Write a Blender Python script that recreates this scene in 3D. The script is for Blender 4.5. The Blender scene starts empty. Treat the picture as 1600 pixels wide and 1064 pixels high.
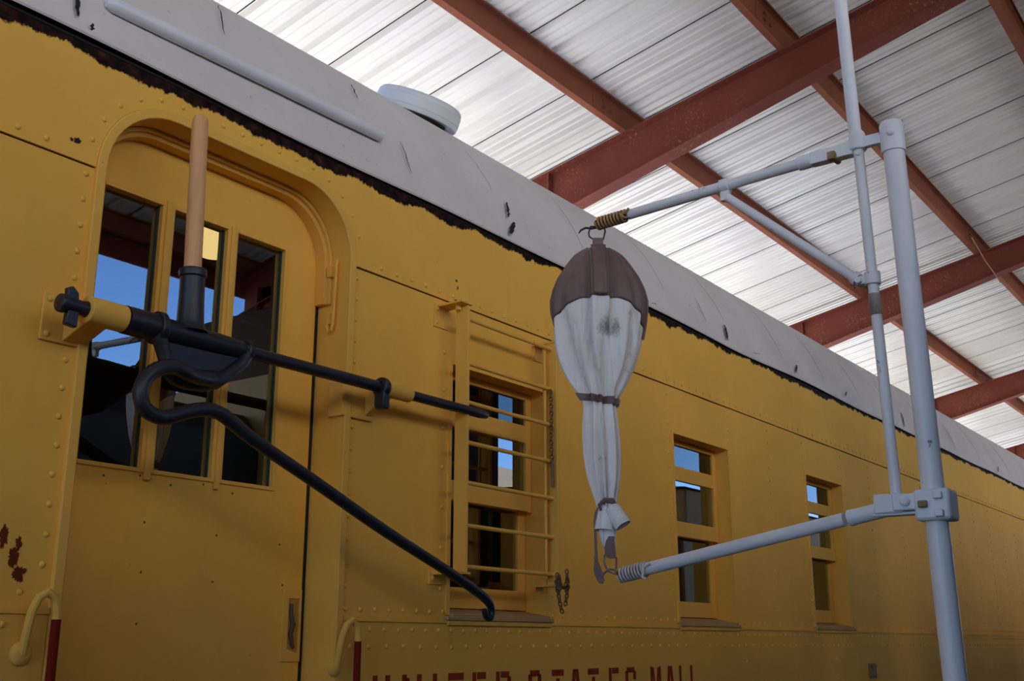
import bpy, bmesh, math, random
from mathutils import Vector, Matrix, noise
random.seed(7)
S = bpy.context.scene
COL = S.collection
PI = math.pi
rad = math.radians

# ------------------------------------------------------------------ mesh helpers
class MB:
    def __init__(s): s.v = []; s.f = []
    def add(s, vs, fs):
        o = len(s.v); s.v += [tuple(v) for v in vs]; s.f += [tuple(i + o for i in f) for f in fs]; return s
    def box(s, x0, x1, y0, y1, z0, z1):
        return s.add([(x0,y0,z0),(x1,y0,z0),(x1,y1,z0),(x0,y1,z0),(x0,y0,z1),(x1,y0,z1),(x1,y1,z1),(x0,y1,z1)],
                     [(0,3,2,1),(4,5,6,7),(0,1,5,4),(1,2,6,5),(2,3,7,6),(3,0,4,7)])
    def loft(s, rings, closed=True, caps=True):
        n = len(rings[0]); vs = [v for r in rings for v in r]; fs = []
        for i in range(len(rings) - 1):
            for j in range(n if closed else n - 1):
                k = (j + 1) % n
                fs.append((i*n+j, i*n+k, (i+1)*n+k, (i+1)*n+j))
        if caps and closed:
            fs.append(tuple(range(n))[::-1]); fs.append(tuple((len(rings)-1)*n + j for j in range(n)))
        return s.add(vs, fs)
    def tube(s, pts, r, n=12, caps=True, closed=False, squash=1.0):
        pts = [Vector(p) for p in pts]; m = len(pts)
        rs = r if isinstance(r, (list, tuple)) else [r] * m
        tang = []
        for i in range(m):
            if closed: t = pts[(i+1) % m] - pts[i-1]
            else: t = pts[min(i+1, m-1)] - pts[max(i-1, 0)]
            tang.append(t.normalized())
        a = Vector((0,0,1)) if abs(tang[0].z) < .9 else Vector((1,0,0))
        u = tang[0].cross(a).normalized(); rings = []
        for i in range(m):
            u = (u - tang[i] * u.dot(tang[i])).normalized(); w = tang[i].cross(u)
            rings.append([pts[i] + (u*math.cos(2*PI*k/n)*squash + w*math.sin(2*PI*k/n)) * rs[i] for k in range(n)])
        if closed:
            rings.append(rings[0]); return s.loft(rings, caps=False)
        return s.loft(rings, caps=caps)
    def pipe(s, p0, p1, ro, ri, n=24):          # hollow sleeve
        p0 = Vector(p0); p1 = Vector(p1); t = (p1-p0).normalized()
        a = Vector((0,0,1)) if abs(t.z) < .9 else Vector((1,0,0)); u = t.cross(a).normalized(); w = t.cross(u)
        def ring(p, r): return [p + (u*math.cos(2*PI*k/n) + w*math.sin(2*PI*k/n)) * r for k in range(n)]
        return s.loft([ring(p0,ri), ring(p0,ro), ring(p1,ro), ring(p1,ri), ring(p0,ri)], caps=False)
    def lathe(s, c, axis, prof, n=32):          # prof: (radius, height along axis)
        c = Vector(c); t = Vector(axis).normalized()
        a = Vector((0,0,1)) if abs(t.z) < .9 else Vector((1,0,0)); u = t.cross(a).normalized(); w = t.cross(u)
        return s.loft([[c + t*h + (u*math.cos(2*PI*k/n) + w*math.sin(2*PI*k/n)) * max(r, 1e-4) for k in range(n)] for r, h in prof])
    def dome(s, c, r, h=None, n=8, nrm=(0,-1,0)):
        h = h or r * .7
        return s.lathe(c, nrm, [(r,0),(r*.92,h*.45),(r*.62,h*.85),(r*.2,h)], n)
    def prism_xz(s, poly, y0, y1):              # polygon in x,z extruded in y
        n = len(poly)
        vs = [(x,y0,z) for x,z in poly] + [(x,y1,z) for x,z in poly]
        fs = [tuple(range(n)), tuple(range(2*n-1, n-1, -1))] + [(i,(i+1)%n,n+(i+1)%n,n+i) for i in range(n)]
        return s.add(vs, fs)
    def prism_yz(s, poly, x0, x1):
        n = len(poly)
        vs = [(x0,y,z) for y,z in poly] + [(x1,y,z) for y,z in poly]
        fs = [tuple(range(n)), tuple(range(2*n-1, n-1, -1))] + [(i,(i+1)%n,n+(i+1)%n,n+i) for i in range(n)]
        return s.add(vs, fs)
    def plate_xz(s, outer, holes, y):           # flat sheet with holes
        bm = bmesh.new(); es = []
        for loop in [outer] + holes:
            vs = [bm.verts.new((x, y, z)) for x, z in loop]
            es += [bm.edges.new((vs[i], vs[(i+1) % len(vs)])) for i in range(len(vs))]
        bmesh.ops.triangle_fill(bm, use_beauty=True, use_dissolve=False, edges=es)
        bm.verts.index_update()
        s.add([v.co for v in bm.verts], [[v.index for v in f.verts] for f in bm.faces]); bm.free(); return s
    def strip_xz(s, loop_a, loop_b, y0, y1, closed=False):   # moulding between two open outlines, y0 front
        rings = []
        for (xa, za), (xb, zb) in zip(loop_a, loop_b):
            rings.append([(xa,y1,za),(xa,y0,za),(xb,y0,zb),(xb,y1,zb)])
        return s.loft(rings, caps=True)

def obj(name, mb, mat, parent=None, bevel=0, smooth=35, origin=None, recalc=True):
    me = bpy.data.meshes.new(name)
    if parent is not None:
        p = parent; org = Vector((0,0,0))
        while p is not None: org = org + Vector(p.location); p = p.parent
    elif origin is not None: org = Vector(origin)
    else:
        xs = [v[0] for v in mb.v]; ys = [v[1] for v in mb.v]; zs = [v[2] for v in mb.v]
        org = Vector(((min(xs)+max(xs))/2, (min(ys)+max(ys))/2, min(zs)))
    me.from_pydata([tuple(Vector(v) - org) for v in mb.v], [], mb.f)
    if recalc:
        bm = bmesh.new(); bm.from_mesh(me); bmesh.ops.recalc_face_normals(bm, faces=bm.faces); bm.to_mesh(me); bm.free()
    me.polygons.foreach_set('use_smooth', [True] * len(me.polygons))
    me.set_sharp_from_angle(angle=rad(smooth))
    me.materials.append(mat); me.update()
    o = bpy.data.objects.new(name, me); COL.objects.link(o)
    if parent is not None: o.parent = parent
    else: o.location = org
    if bevel:
        b = o.modifiers.new('bevel', 'BEVEL'); b.width = bevel; b.segments = 2; b.limit_method = 'ANGLE'; b.angle_limit = rad(40)
    return o

def tag(o, label=None, cat=None, group=None, kind=None):
    if label: o['label'] = label
    if cat: o['category'] = cat
    if group: o['group'] = group
    if kind: o['kind'] = kind
    return o
def thing(name, loc, label, cat, group=None, kind=None):
    o = bpy.data.objects.new(name, None); o.empty_display_size = .2; COL.objects.link(o); o.location = loc
    return tag(o, label, cat, group, kind)
def dup(root, loc, label=None, group=None):
    r = root.copy(); COL.objects.link(r); r.location = loc
    if label: r['label'] = label
    if group: r['group'] = group
    for ch in list(root.children):
        c = ch.copy(); COL.objects.link(c); c.parent = r
        for g in ch.children:
            d = g.copy(); COL.objects.link(d); d.parent = c
    return r

# ------------------------------------------------------------------ materials
class M:
    def __init__(s, name):
        s.m = bpy.data.materials.new(name); s.m.use_nodes = True; s.nt = s.m.node_tree; s.N = s.nt.nodes; s.L = s.nt.links
        s.b = s.N['Principled BSDF']; s.geo = s.N.new('ShaderNodeNewGeometry')
    def pos(s, scale=(1,1,1)):
        mp = s.N.new('ShaderNodeMapping'); mp.inputs['Scale'].default_value = scale
        s.L.new(s.geo.outputs['Position'], mp.inputs[0]); return mp.outputs[0]
    def noise(s, scale, detail=4, rough=.55, vscale=(1,1,1), dist=0):
        n = s.N.new('ShaderNodeTexNoise'); n.inputs['Scale'].default_value = scale; n.inputs['Detail'].default_value = detail
        n.inputs['Roughness'].default_value = rough; n.inputs['Distortion'].default_value = dist
        s.L.new(s.pos(vscale), n.inputs['Vector']); return n.outputs['Fac']
    def ramp(s, fac, stops):
        r = s.N.new('ShaderNodeValToRGB'); e = r.color_ramp.elements
        while len(e) < len(stops): e.new(.5)
        for k, (p, c) in enumerate(stops):
            e[k].position = p; e[k].color = (c if isinstance(c, tuple) else (c,c,c)) + (1,) if not (isinstance(c, tuple) and len(c) == 4) else c
        s.L.new(fac, r.inputs[0]); return r.outputs[0]
    def math(s, op, a, b=None, c=None):
        m = s.N.new('ShaderNodeMath'); m.operation = op
        for i, x in enumerate((a, b, c)):
            if x is None: continue
            if isinstance(x, (int, float)): m.inputs[i].default_value = x
            else: s.L.new(x, m.inputs[i])
        return m.outputs[0]
    def mix(s, fac, a, b):
        m = s.N.new('ShaderNodeMix'); m.data_type = 'RGBA'
        for i, x in ((0, fac), (6, a), (7, b)):
            if isinstance(x, (int, float)): m.inputs[i].default_value = x
            elif isinstance(x, tuple): m.inputs[i].default_value = x + (1,)
            else: s.L.new(x, m.inputs[i])
        return m.outputs[2]
    def xyz(s):
        x = s.N.new('ShaderNodeSeparateXYZ'); s.L.new(s.geo.outputs['Position'], x.inputs[0]); return x.outputs
    def color(s, c):
        if isinstance(c, tuple): s.b.inputs['Base Color'].default_value = c + (1,)
        else: s.L.new(c, s.b.inputs['Base Color'])
    def rough(s, r):
        if isinstance(r, (int, float)): s.b.inputs['Roughness'].default_value = r
        else: s.L.new(r, s.b.inputs['Roughness'])
    def bump(s, h, strength=.3, dist=.01):
        b = s.N.new('ShaderNodeBump'); b.inputs['Strength'].default_value = strength; b.inputs['Distance'].default_value = dist
        s.L.new(h, b.inputs['Height']); s.L.new(b.outputs[0], s.b.inputs['Normal'])
    def metal(s, v): s.b.inputs['Metallic'].default_value = v
    def spec(s, v): s.b.inputs['Specular IOR Level'].default_value = v

def simple(name, c, rough=.5, var=.12, nscale=6, metal=0, bump=0, spec=.5, bscale=60):
    m = M(name); n = m.noise(nscale, 5)
    m.color(m.ramp(n, [(.25, tuple(x*(1-var) for x in c)), (.75, tuple(min(1, x*(1+var)) for x in c))]))
    m.rough(rough); m.metal(metal); m.spec(spec)
    if bump: m.bump(m.noise(bscale, 3), bump, .004)
    return m.m

YEL = (.90, .49, .082)
def yellow(name, rust=False, base=YEL):
    m = M(name)
    n1 = m.noise(1.1, 5, .6); n2 = m.noise(14, 4, .6, (1,1,.35))
    c = m.ramp(n1, [(.3, tuple(x*.90 for x in base)), (.7, tuple(x*1.07 for x in base))])
    c = m.mix(m.ramp(n2, [(.52, 0.), (.75, .10)]), c, (.46, .28, .075))       # dusty film
    spots = m.noise(55, 2, .5)
    c = m.mix(m.ramp(spots, [(.765, 0.), (.80, .5)]), c, (.17, .085, .03))   # small chips
    if rust:
        x, y, z = m.xyz()
        edge = m.noise(5, 8, .72, (1,1,.6)); slow = m.noise(.55, 2, .5, (1,.1,.1))
        t = m.math('ADD', z, m.math('MULTIPLY', m.math('SUBTRACT', edge, .5), .15))
        t = m.math('ADD', t, m.math('MULTIPLY', m.math('SUBTRACT', slow, .5), .08))
        t = m.math('ADD', t, m.ramp(m.math('DIVIDE', x, 10.), [(.0, .016), (.19, .010), (.27, .0), (.42, .0)]))
        msk = m.ramp(m.math('MULTIPLY', m.math('SUBTRACT', t, 3.52), 8.), [(.545, 0.), (.60, 1.)])
        rc = m.ramp(m.noise(30, 5), [(.40, (.008,.004,.004)), (.62, (.035,.012,.007)), (.8, (.10,.035,.016))])
        c = m.mix(msk, c, rc)
    m.color(c); m.rough(.7); m.spec(.08)
    m.bump(m.math('ADD', m.noise(2.2, 2, .5), m.math('MULTIPLY', m.noise(90, 3), .05)), .25, .02)
    return m.m
MY = yellow('yellow_paint'); MYR = yellow('yellow_paint_rusted', True)
MY2 = yellow('yellow_trim_paint', base=(.86, .47, .088))
M_DUST = simple('dusty_sill_paint', (.50,.30,.12), .9, .06, 10, spec=.05)
def roof_mat():
    m = M('faded_white_roof_paint')
    c = m.ramp(m.noise(2.5, 6, .6), [(.3, (.64,.575,.55)), (.7, (.75,.68,.65))])
    c = m.mix(m.ramp(m.noise(38, 4, .6), [(.66, 0.), (.74, .6)]), c, (.26,.22,.20))
    m.color(c); m.rough(.5)
    m.bump(m.math('ADD', m.noise(3, 3), m.math('MULTIPLY', m.noise(45, 4), .12)), .4, .02)
    return m.m
M_ROOF = roof_mat()
M_TEAR = simple('torn_black_felt', (.012,.011,.014), .9)
M_GUT = simple('pale_gutter_paint', (.72,.71,.72), .4, .06)
M_BLACK = simple('black_iron_paint', (.012,.012,.017), .42, .3, 25, bump=.25, spec=.5, bscale=120)
M_DARK = simple('dark_shadow_gap', (.012,.008,.006), .9)
M_RUST = simple('bare_rust', (.15,.032,.010), .9, .4, 25, spec=.05)
M_RED = simple('dull_red_paint', (.17,.016,.007), .7, .1, spec=.05)
M_LETTER = simple('stencil_red_paint', (.33,.040,.012), .8, .2, 20, spec=.08)
def crane_mat():
    m = M('white_crane_paint')
    c = m.ramp(m.noise(5, 4), [(.3, (.75,.72,.70)), (.7, (.85,.82,.80))])
    ch = m.noise(22, 5, .6, (1,1,.6))
    c = m.mix(m.ramp(ch, [(.665, 0.), (.70, .9)]), c, (.13,.10,.075))
    c = m.mix(m.ramp(m.noise(3.1, 3, .5), [(.62, 0.), (.8, .45)]), c, (.42,.38,.33))
    m.color(c); m.rough(.4); m.bump(m.noise(70, 3), .12, .003); return m.m
M_CRANE = crane_mat()
M_RUSTBOLT = simple('rusty_yellow_bolt', (.30,.19,.07), .7, .3, 50)
M_SPRING = simple('tan_rusted_coil', (.46,.25,.10), .6, .35, 60)
M_SPRING_W = simple('whitewashed_coil', (.66,.60,.54), .6, .35, 60)
def wood_mat():
    m = M('turned_ash_wood'); n = m.noise(9, 6, .6, (6,6,.5))
    m.color(m.ramp(n, [(.3, (.64,.32,.125)), (.7, (.80,.42,.18))])); m.spec(.25); m.rough(.42); return m.m
M_WOOD = wood_mat()
def leather_mat():
    m = M('brown_waxed_leather'); n = m.noise(12, 5)
    m.color(m.ramp(n, [(.3, (.165,.098,.078)), (.7, (.225,.138,.112))])); m.rough(.5); m.bump(m.noise(160, 3), .15, .002); return m.m
M_LEATHER = leather_mat()
def canvas_mat():
    m = M('soiled_fold_shaded_canvas')
    c = m.ramp(m.noise(9, 5), [(.3, (.90,.83,.76)), (.7, (.97,.92,.86))])
    c = m.mix(m.ramp(m.noise(16, 7, .7, (1,1,.6), 1.2), [(.60, 0.), (.72, .55)]), c, (.20,.19,.19))
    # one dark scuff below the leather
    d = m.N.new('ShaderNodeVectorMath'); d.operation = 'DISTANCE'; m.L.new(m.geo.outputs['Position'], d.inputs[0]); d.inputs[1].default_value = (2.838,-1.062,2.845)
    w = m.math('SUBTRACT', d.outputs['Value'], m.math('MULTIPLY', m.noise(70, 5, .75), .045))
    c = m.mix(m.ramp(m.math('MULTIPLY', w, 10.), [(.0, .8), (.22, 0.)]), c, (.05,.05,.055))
    c = m.mix(m.ramp(m.noise(34, 5, .6, (1,1,.07), .4), [(.52, 0.), (.72, .5)]), c, (.33,.30,.27))  # vertical streaks: shade of the folds put into the colour
    m.color(c); m.rough(.85); m.bump(m.noise(400, 2), .2, .001); return m.m
M_CANVAS = canvas_mat()
def ceil_mat():
    m = M('white_corrugated_steel')
    c = m.ramp(m.noise(1.6, 6, .65, (3,.18,.18)), [(.3, (.68,.68,.645)), (.7, (.81,.81,.775))])
    c = m.mix(m.ramp(m.noise(2.2, 5, .6, (1,.3,.3)), [(.55, 0.), (.85, .3)]), c, (.50,.47,.42))
    m.color(c); m.rough(.30); m.spec(.6); return m.m
M_CEIL = ceil_mat()
def steel_mat():
    m = M('red_oxide_steel')
    c = m.ramp(m.noise(2.0, 5), [(.3, (.175,.046,.031)), (.7, (.225,.062,.042))])
    sc = m.noise(34, 6, .75, (1,1,1), .5); big = m.noise(.9, 3, .5)
    k = m.math('MULTIPLY', m.ramp(sc, [(.56, 0.), (.64, 1.)]), m.ramp(big, [(.46, 0.), (.60, .8)]))
    c = m.mix(k, c, (.44,.25,.15))
    m.color(c); m.rough(.65); m.spec(.12); return m.m
M_STEEL = steel_mat()
M_STEEL2 = simple('red_oxide_steel_lit', (.29,.098,.055), .65, .15, 3, spec=.12)  # lighter red oxide for purlins, light on their webs put into the colour
def glass_mat(name='window_glass', ior=2.6, tint=(.80,.84,.83)):
    m = M(name); N, L = m.N, m.L; N.remove(m.b)
    fr0 = N.new('ShaderNodeFresnel'); fr0.inputs['IOR'].default_value = ior
    bf = N.new('ShaderNodeMath'); bf.operation = 'SUBTRACT'; bf.inputs[0].default_value = 1; L.new(m.geo.outputs['Backfacing'], bf.inputs[1])
    fr = N.new('ShaderNodeMath'); fr.operation = 'MULTIPLY'; L.new(fr0.outputs[0], fr.inputs[0]); L.new(bf.outputs[0], fr.inputs[1])
    tr = N.new('ShaderNodeBsdfTransparent'); tr.inputs[0].default_value = tint + (1,)
    gl = N.new('ShaderNodeBsdfGlossy'); gl.inputs['Roughness'].default_value = 0.0; gl.inputs[0].default_value = (.95,.97,1,1)
    mx = N.new('ShaderNodeMixShader'); L.new(fr.outputs[0], mx.inputs[0]); L.new(tr.outputs[0], mx.inputs[1]); L.new(gl.outputs[0], mx.inputs[2])
    L.new(mx.outputs[0], N['Material Output'].inputs[0]); return m.m
M_GLASS = glass_mat(); M_GLASS_TOP = glass_mat('dull_top_light_glass', 1.55, (.5,.52,.55))
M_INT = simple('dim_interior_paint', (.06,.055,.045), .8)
def emit(name, c, s):
    m = M(name); m.color(c); m.b.inputs['Emission Color'].default_value = c + (1,); m.b.inputs['Emission Strength'].default_value = s; return m.m
M_LAMP = emit('warm_lamp_glass', (1.0,.66,.25), .72)
def ground_mat():
    m = M('dry_gravel_ground')
    c = m.ramp(m.noise(6, 6, .6), [(.3, (.68,.64,.57)), (.7, (.78,.74,.66))])
    m.color(c); m.rough(.95); m.bump(m.noise(30, 5), .5, .03); return m.m
M_GROUND = ground_mat()
M_RAIL = simple('rusty_rail', (.13,.07,.045), .6, .3, 20)
M_TIE = simple('weathered_timber', (.10,.075,.055), .9, .3, 10)
M_UNDER = simple('underframe_black', (.02,.018,.016), .7)
M_CHAIN = simple('dull_bronze_chain', (.17,.10,.04), .5, .3, 50, metal=.5)
M_STRAW = simple('straw_cord', (.42,.32,.20), .9)

# ------------------------------------------------------------------ THE MAIL CAR
X0, X1 = -4.0, 18.0
ZE = 3.62            # eave
car = thing('railway_mail_car', (7, 1.45, 0), 'yellow riveted railway mail car with a faded white roof', 'railway car')

def arch(x0, x1, zt, r, zb, n=10):      # open outline: left foot, up, over, right foot
    p = [(x0, zb)]
    p += [(x0 + r - r*math.cos(a), zt - r + r*math.sin(a)) for a in [PI/2*k/n for k in range(n+1)]]
    p += [(x1 - r + r*math.sin(a), zt - r + r*math.cos(a)) for a in [PI/2*k/n for k in range(n+1)]]
    return p + [(x1, zb)]
DX0, DX1, DZT, DR, ZB = 1.735, 2.757, 3.487, .235, 1.15
opening = arch(DX0, DX1, DZT, DR, ZB)
WINS = [3.365, 5.235, 7.090]; WW = .665; WZ0, WZ1 = 2.005, 2.985

# side wall sheet (door and window openings cut), rivets of its own
mb = MB()
mb.plate_xz([(X0,ZB)] + opening + [(X1,ZB),(X1,ZE),(X0,ZE)],
            [[(x,WZ0),(x+WW,WZ0),(x+WW,WZ1),(x,WZ1)] for x in WINS], 0.0)
def riv(mb, x, z, y=0.0, r=.0092): mb.dome((x, y, z), r, r*.68, 8)
def rivrow(mb, xa, xb, z, step, y=0.0, skip=()):
    n = int(round((xb-xa)/step))
    for k in range(n+1):
        x = xa + (xb-xa)*k/n
        if any(a < x < b for a, b in skip): continue
        riv(mb, x, z + random.uniform(-.002,.002), y)
def rivcol(mb, x, za, zb_, step, y=0.0, skip=()):
    n = int(round((zb_-za)/step))
    for k in range(n+1):
        z = za + (zb_-za)*k/n
        if any(a < z < b for a, b in skip): continue
        riv(mb, x + random.uniform(-.002,.002), z, y)
wsk = [(x-.03, x+WW+.03) for x in WINS]
rivrow(mb, 2.81, X1-.1, 2.015, .0745, skip=wsk); rivrow(mb, X0, 1.62, 2.028, .0745)
rivcol(mb, 1.677, 2.10, 3.215, .079, skip=[(2.69,2.85)])
rivcol(mb, 2.806, 2.09, 3.20, .079, skip=[(2.66,2.84)])
for x in (3.315, 4.072): rivcol(mb, x, 2.10, 3.18, .158)
for x in (5.183, 5.925, 6.498, 7.062, 7.778, 8.356, 9.10, 9.68, 10.25, 10.8, 11.36, 11.95, 12.5, 13.05, 13.6, 14.2, 15, 16): rivcol(mb, x, 2.085, 3.19, .0785)
for x in (1.0, .4, -.3, -1.2): rivcol(mb, x, 2.085, 3.19, .0785)
obj('side_wall', mb, MY, car)

# letterboard sheet above the seam, notched by the door arch
mb = MB(); fo = arch(DX0-.032, DX1+.032, DZT+.032, DR+.032, 3.243)
poly = [(X0,3.243)] + fo + [(X1,3.243),(X1,ZE-.004),(X0,ZE-.004)]
mb.plate_xz(poly, [], -.009)
n = len(poly); base = len(mb.v)
mb.loft([[(x,-.009,z),(x,0,z)] for x, z in poly], closed=False)
seam_skip = [(1.62, 2.87)]
rivrow(mb, X0, X1-.1, 3.270, .0865, -.009, seam_skip)
rv = arch(DX0-.062, DX1+.062, DZT+.062, DR+.062, 3.16, 14)
d = 0; last = None
for (xa, za), (xb, zb_) in zip(rv, rv[1:]):          # rivets round the arch
    L = math.hypot(xb-xa, zb_-za); t = -d
    while True:
        t += .0815
        if t > L: d = L - (t - .0815); break
        x, z = xa + (xb-xa)*t/L, za + (zb_-za)*t/L
        if z > 3.29: riv(mb, x, z, -.009, .0085)
obj('letter_board', mb, MYR, car)
# dark open seam under the letterboard
mb = MB()
def seamstrip(xa, xb):
    ks = int((xb-xa)/.12)+2; top = []; bot = []
    for k in range(ks):
        x = xa + (xb-xa)*k/(ks-1); w = .001 + .006*max(0, noise.noise((x*1.7, 3.1, 0))) 
        top.append((x, 3.247)); bot.append((x, 3.241 - w))
    mb.prism_xz(top + bot[::-1], -.002, .0)
seamstrip(X0, 1.70); seamstrip(2.79, X1-.02)
obj('open_seam', mb, simple('dark_brown_seam', (.045,.022,.008), .9), car)

# belt panels below the step
mb = MB()
for xa, xb in ((X0, DX0-.034), (DX1+.034, X1)):
    mb.box(xa, xb, -.010, 0, ZB, 1.984)
    mb.box(xa, xb, -.016, -.0, 1.974, 1.990)
    rivrow(mb, xa+.06, xb-.05, 1.946, .0745, -.010)
    rivrow(mb, xa+.04, xb-.05, 1.888, .0905, -.010)
for x in (9.13, 12.3, 6.0, 7.4): rivcol(mb, x, 1.55, 1.80, .12, -.010)
obj('belt_panel', mb, MY, car)

# door surround: raised moulding, reveal, inner drip moulding
mb = MB(); a = arch(DX0, DX1, DZT, DR, ZB); b = arch(DX0-.031, DX1+.031, DZT+.031, DR+.031, ZB)
mb.strip_xz(a, b, -.015, .002)
obj('door_frame', mb, MY2, car, bevel=.003)
mb = MB(); mb.loft([[(x,-.001,z),(x,.19,z)] for x, z in a], closed=False)
c = arch(DX0-.012, DX1+.012, DZT+.012, DR+.012, ZB); mb.loft([[(x,-.001,z),(x,.19,z)] for x, z in c][::-1], closed=False)
obj('door_reveal', mb, MY, car)
mb = MB(); a2 = arch(DX0+.001, DX1-.001, DZT-.001, DR, 3.10); b2 = arch(DX0+.026, DX1-.026, DZT-.028, DR-.02, 3.10)
mb.strip_xz(a2, b2, .092, .14); a3 = arch(DX0+.001, DX1-.001, DZT-.001, DR, 3.10); b3 = arch(DX0+.012, DX1-.012, DZT-.014, DR-.01, 3.10)
mb.strip_xz(a3, b3, .078, .094)
obj('drip_moulding', mb, MY2, car, bevel=.002)

# the door itself
DY = .14
door_o = arch(DX0+.004, DX1-.019, DZT-.006, DR-.006, ZB+.02)
panes = [(1.830,2.044), (2.092,2.312), (2.356,2.574)]; PZ0, PZ1 = 2.415, 3.270
mb = MB(); hl = [[(p0,PZ0),(p1,PZ0),(p1,PZ1),(p0,PZ1)] for p0, p1 in panes]
mb.plate_xz(door_o, hl, DY); mb.plate_xz(door_o, hl, DY+.045)
mb.loft([[(x,DY,z),(x,DY+.045,z)] for x, z in door_o + [door_o[0]]], closed=False)
for h in hl: mb.loft([[(x,DY,z),(x,DY+.045,z)] for x, z in h + [h[0]]], closed=False)
door = obj('side_door', mb, MY, car, smooth=30)
mb = MB()
for h0, h1 in panes:      # glazing beads
    for (xa, xb, za, zb_) in ((h0-.013,h0,PZ0-.013,PZ1+.013),(h1,h1+.013,PZ0-.013,PZ1+.013),(h0,h1,PZ0-.013,PZ0),(h0,h1,PZ1,PZ1+.013)):
        mb.box(xa, xb, DY-.006, DY, za, zb_)
obj('glazing_bead', mb, MY2, door, bevel=.0015)
for (p0, p1) in ((2.057,2.079), (2.325,2.343)):
    mb = MB(); mb.box(p0, p1, DY-.013, DY, PZ0-.035, PZ1+.02); obj('mullion', mb, MY2, door, bevel=.003)
for p0, p1 in panes:
    mb = MB(); mb.box(p0-.004, p1+.004, DY+.022, DY+.026, PZ0-.004, PZ1+.004); obj('window_pane', mb, M_GLASS, door, smooth=20)
    mb = MB()                                    # dark rubber gasket on the right inside edge
    mb.box(p1-.006, p1, DY+.012, DY+.0215, PZ0, PZ1)
    obj('gasket', mb, simple('dark_green_gasket', (.014,.03,.028), .6) if not bpy.data.materials.get('dark_green_gasket') else bpy.data.materials['dark_green_gasket'], door)
M_SCREW = simple('dark_screw', (.09,.05,.02), .6)
for x, z in ((1.925,2.378),(2.05,2.392),(2.164,2.376),(2.289,2.392),(2.408,2.376),(2.08,2.254),(2.355,2.236),(2.082,2.106),(2.352,2.089),(2.082,1.956),(2.626,2.225),(2.648,2.091)):
    mb = MB(); mb.dome((x, DY, z), .004, .002, 6); obj('screw_head', mb, M_SCREW, door)
mb = MB(); mb.box(DX1-.018, DX1-.001, DY+.003, DY+.05, ZB, 3.25); obj('door_gap', mb, M_DARK, car)
# recessed latch
mb = MB()
o_ = [(2.652,1.842),(2.736,1.842),(2.734,2.078),(2.655,2.078)]; i_ = [(2.676,1.882),(2.724,1.868),(2.726,2.048),(2.676,2.048)]
mb.plate_xz(o_, [i_], DY-.007)
mb.loft([[(x,DY-.007,z),(x,DY,z)] for x, z in o_ + [o_[0]]], closed=False)
mb.loft([[(x,DY-.007,z),(x,DY-.001,z)] for x, z in i_ + [i_[0]]], closed=False)
lat = obj('door_latch', mb, MY2, door)
mb = MB(); mb.box(2.676,2.726,DY-.0025,DY-.0005,1.866,2.05); obj('latch_recess', mb, simple('brown_recess', (.46,.25,.04), .7), lat)
mb = MB(); mb.tube([(2.690,DY-.006,2.03),(2.688,DY-.008,2.00),(2.696,DY-.010,1.965),(2.690,DY-.008,1.93),(2.697,DY-.008,1.90),(2.705,DY-.006,1.885)], [.006,.007,.008,.008,.006,.005], 8)
mb.lathe((2.700,DY-.004,1.962), (0,-1,0), [(.011,0),(.011,.005),(.008,.007)], 14)
obj('latch_lever', mb, simple('tarnished_latch', (.10,.06,.02), .6), lat)

# small hinged grab on the right-hand reveal
mb = MB(); xj = DX1-.012
for z in (3.222, 3.040):
    mb.box(xj-.008, xj+.012, .062, .088, z-.02, z+.02)
mb.tube([(xj-.006,.04,3.262),(xj-.008,.042,3.14),(xj-.008,.046,3.02),(xj-.008,.054,2.995),(xj-.008,.066,2.99),(xj-.006,.075,3.005),(xj-.005,.075,3.04)], .0055, 8)
obj('jamb_handle', mb, MY2, car)

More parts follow.
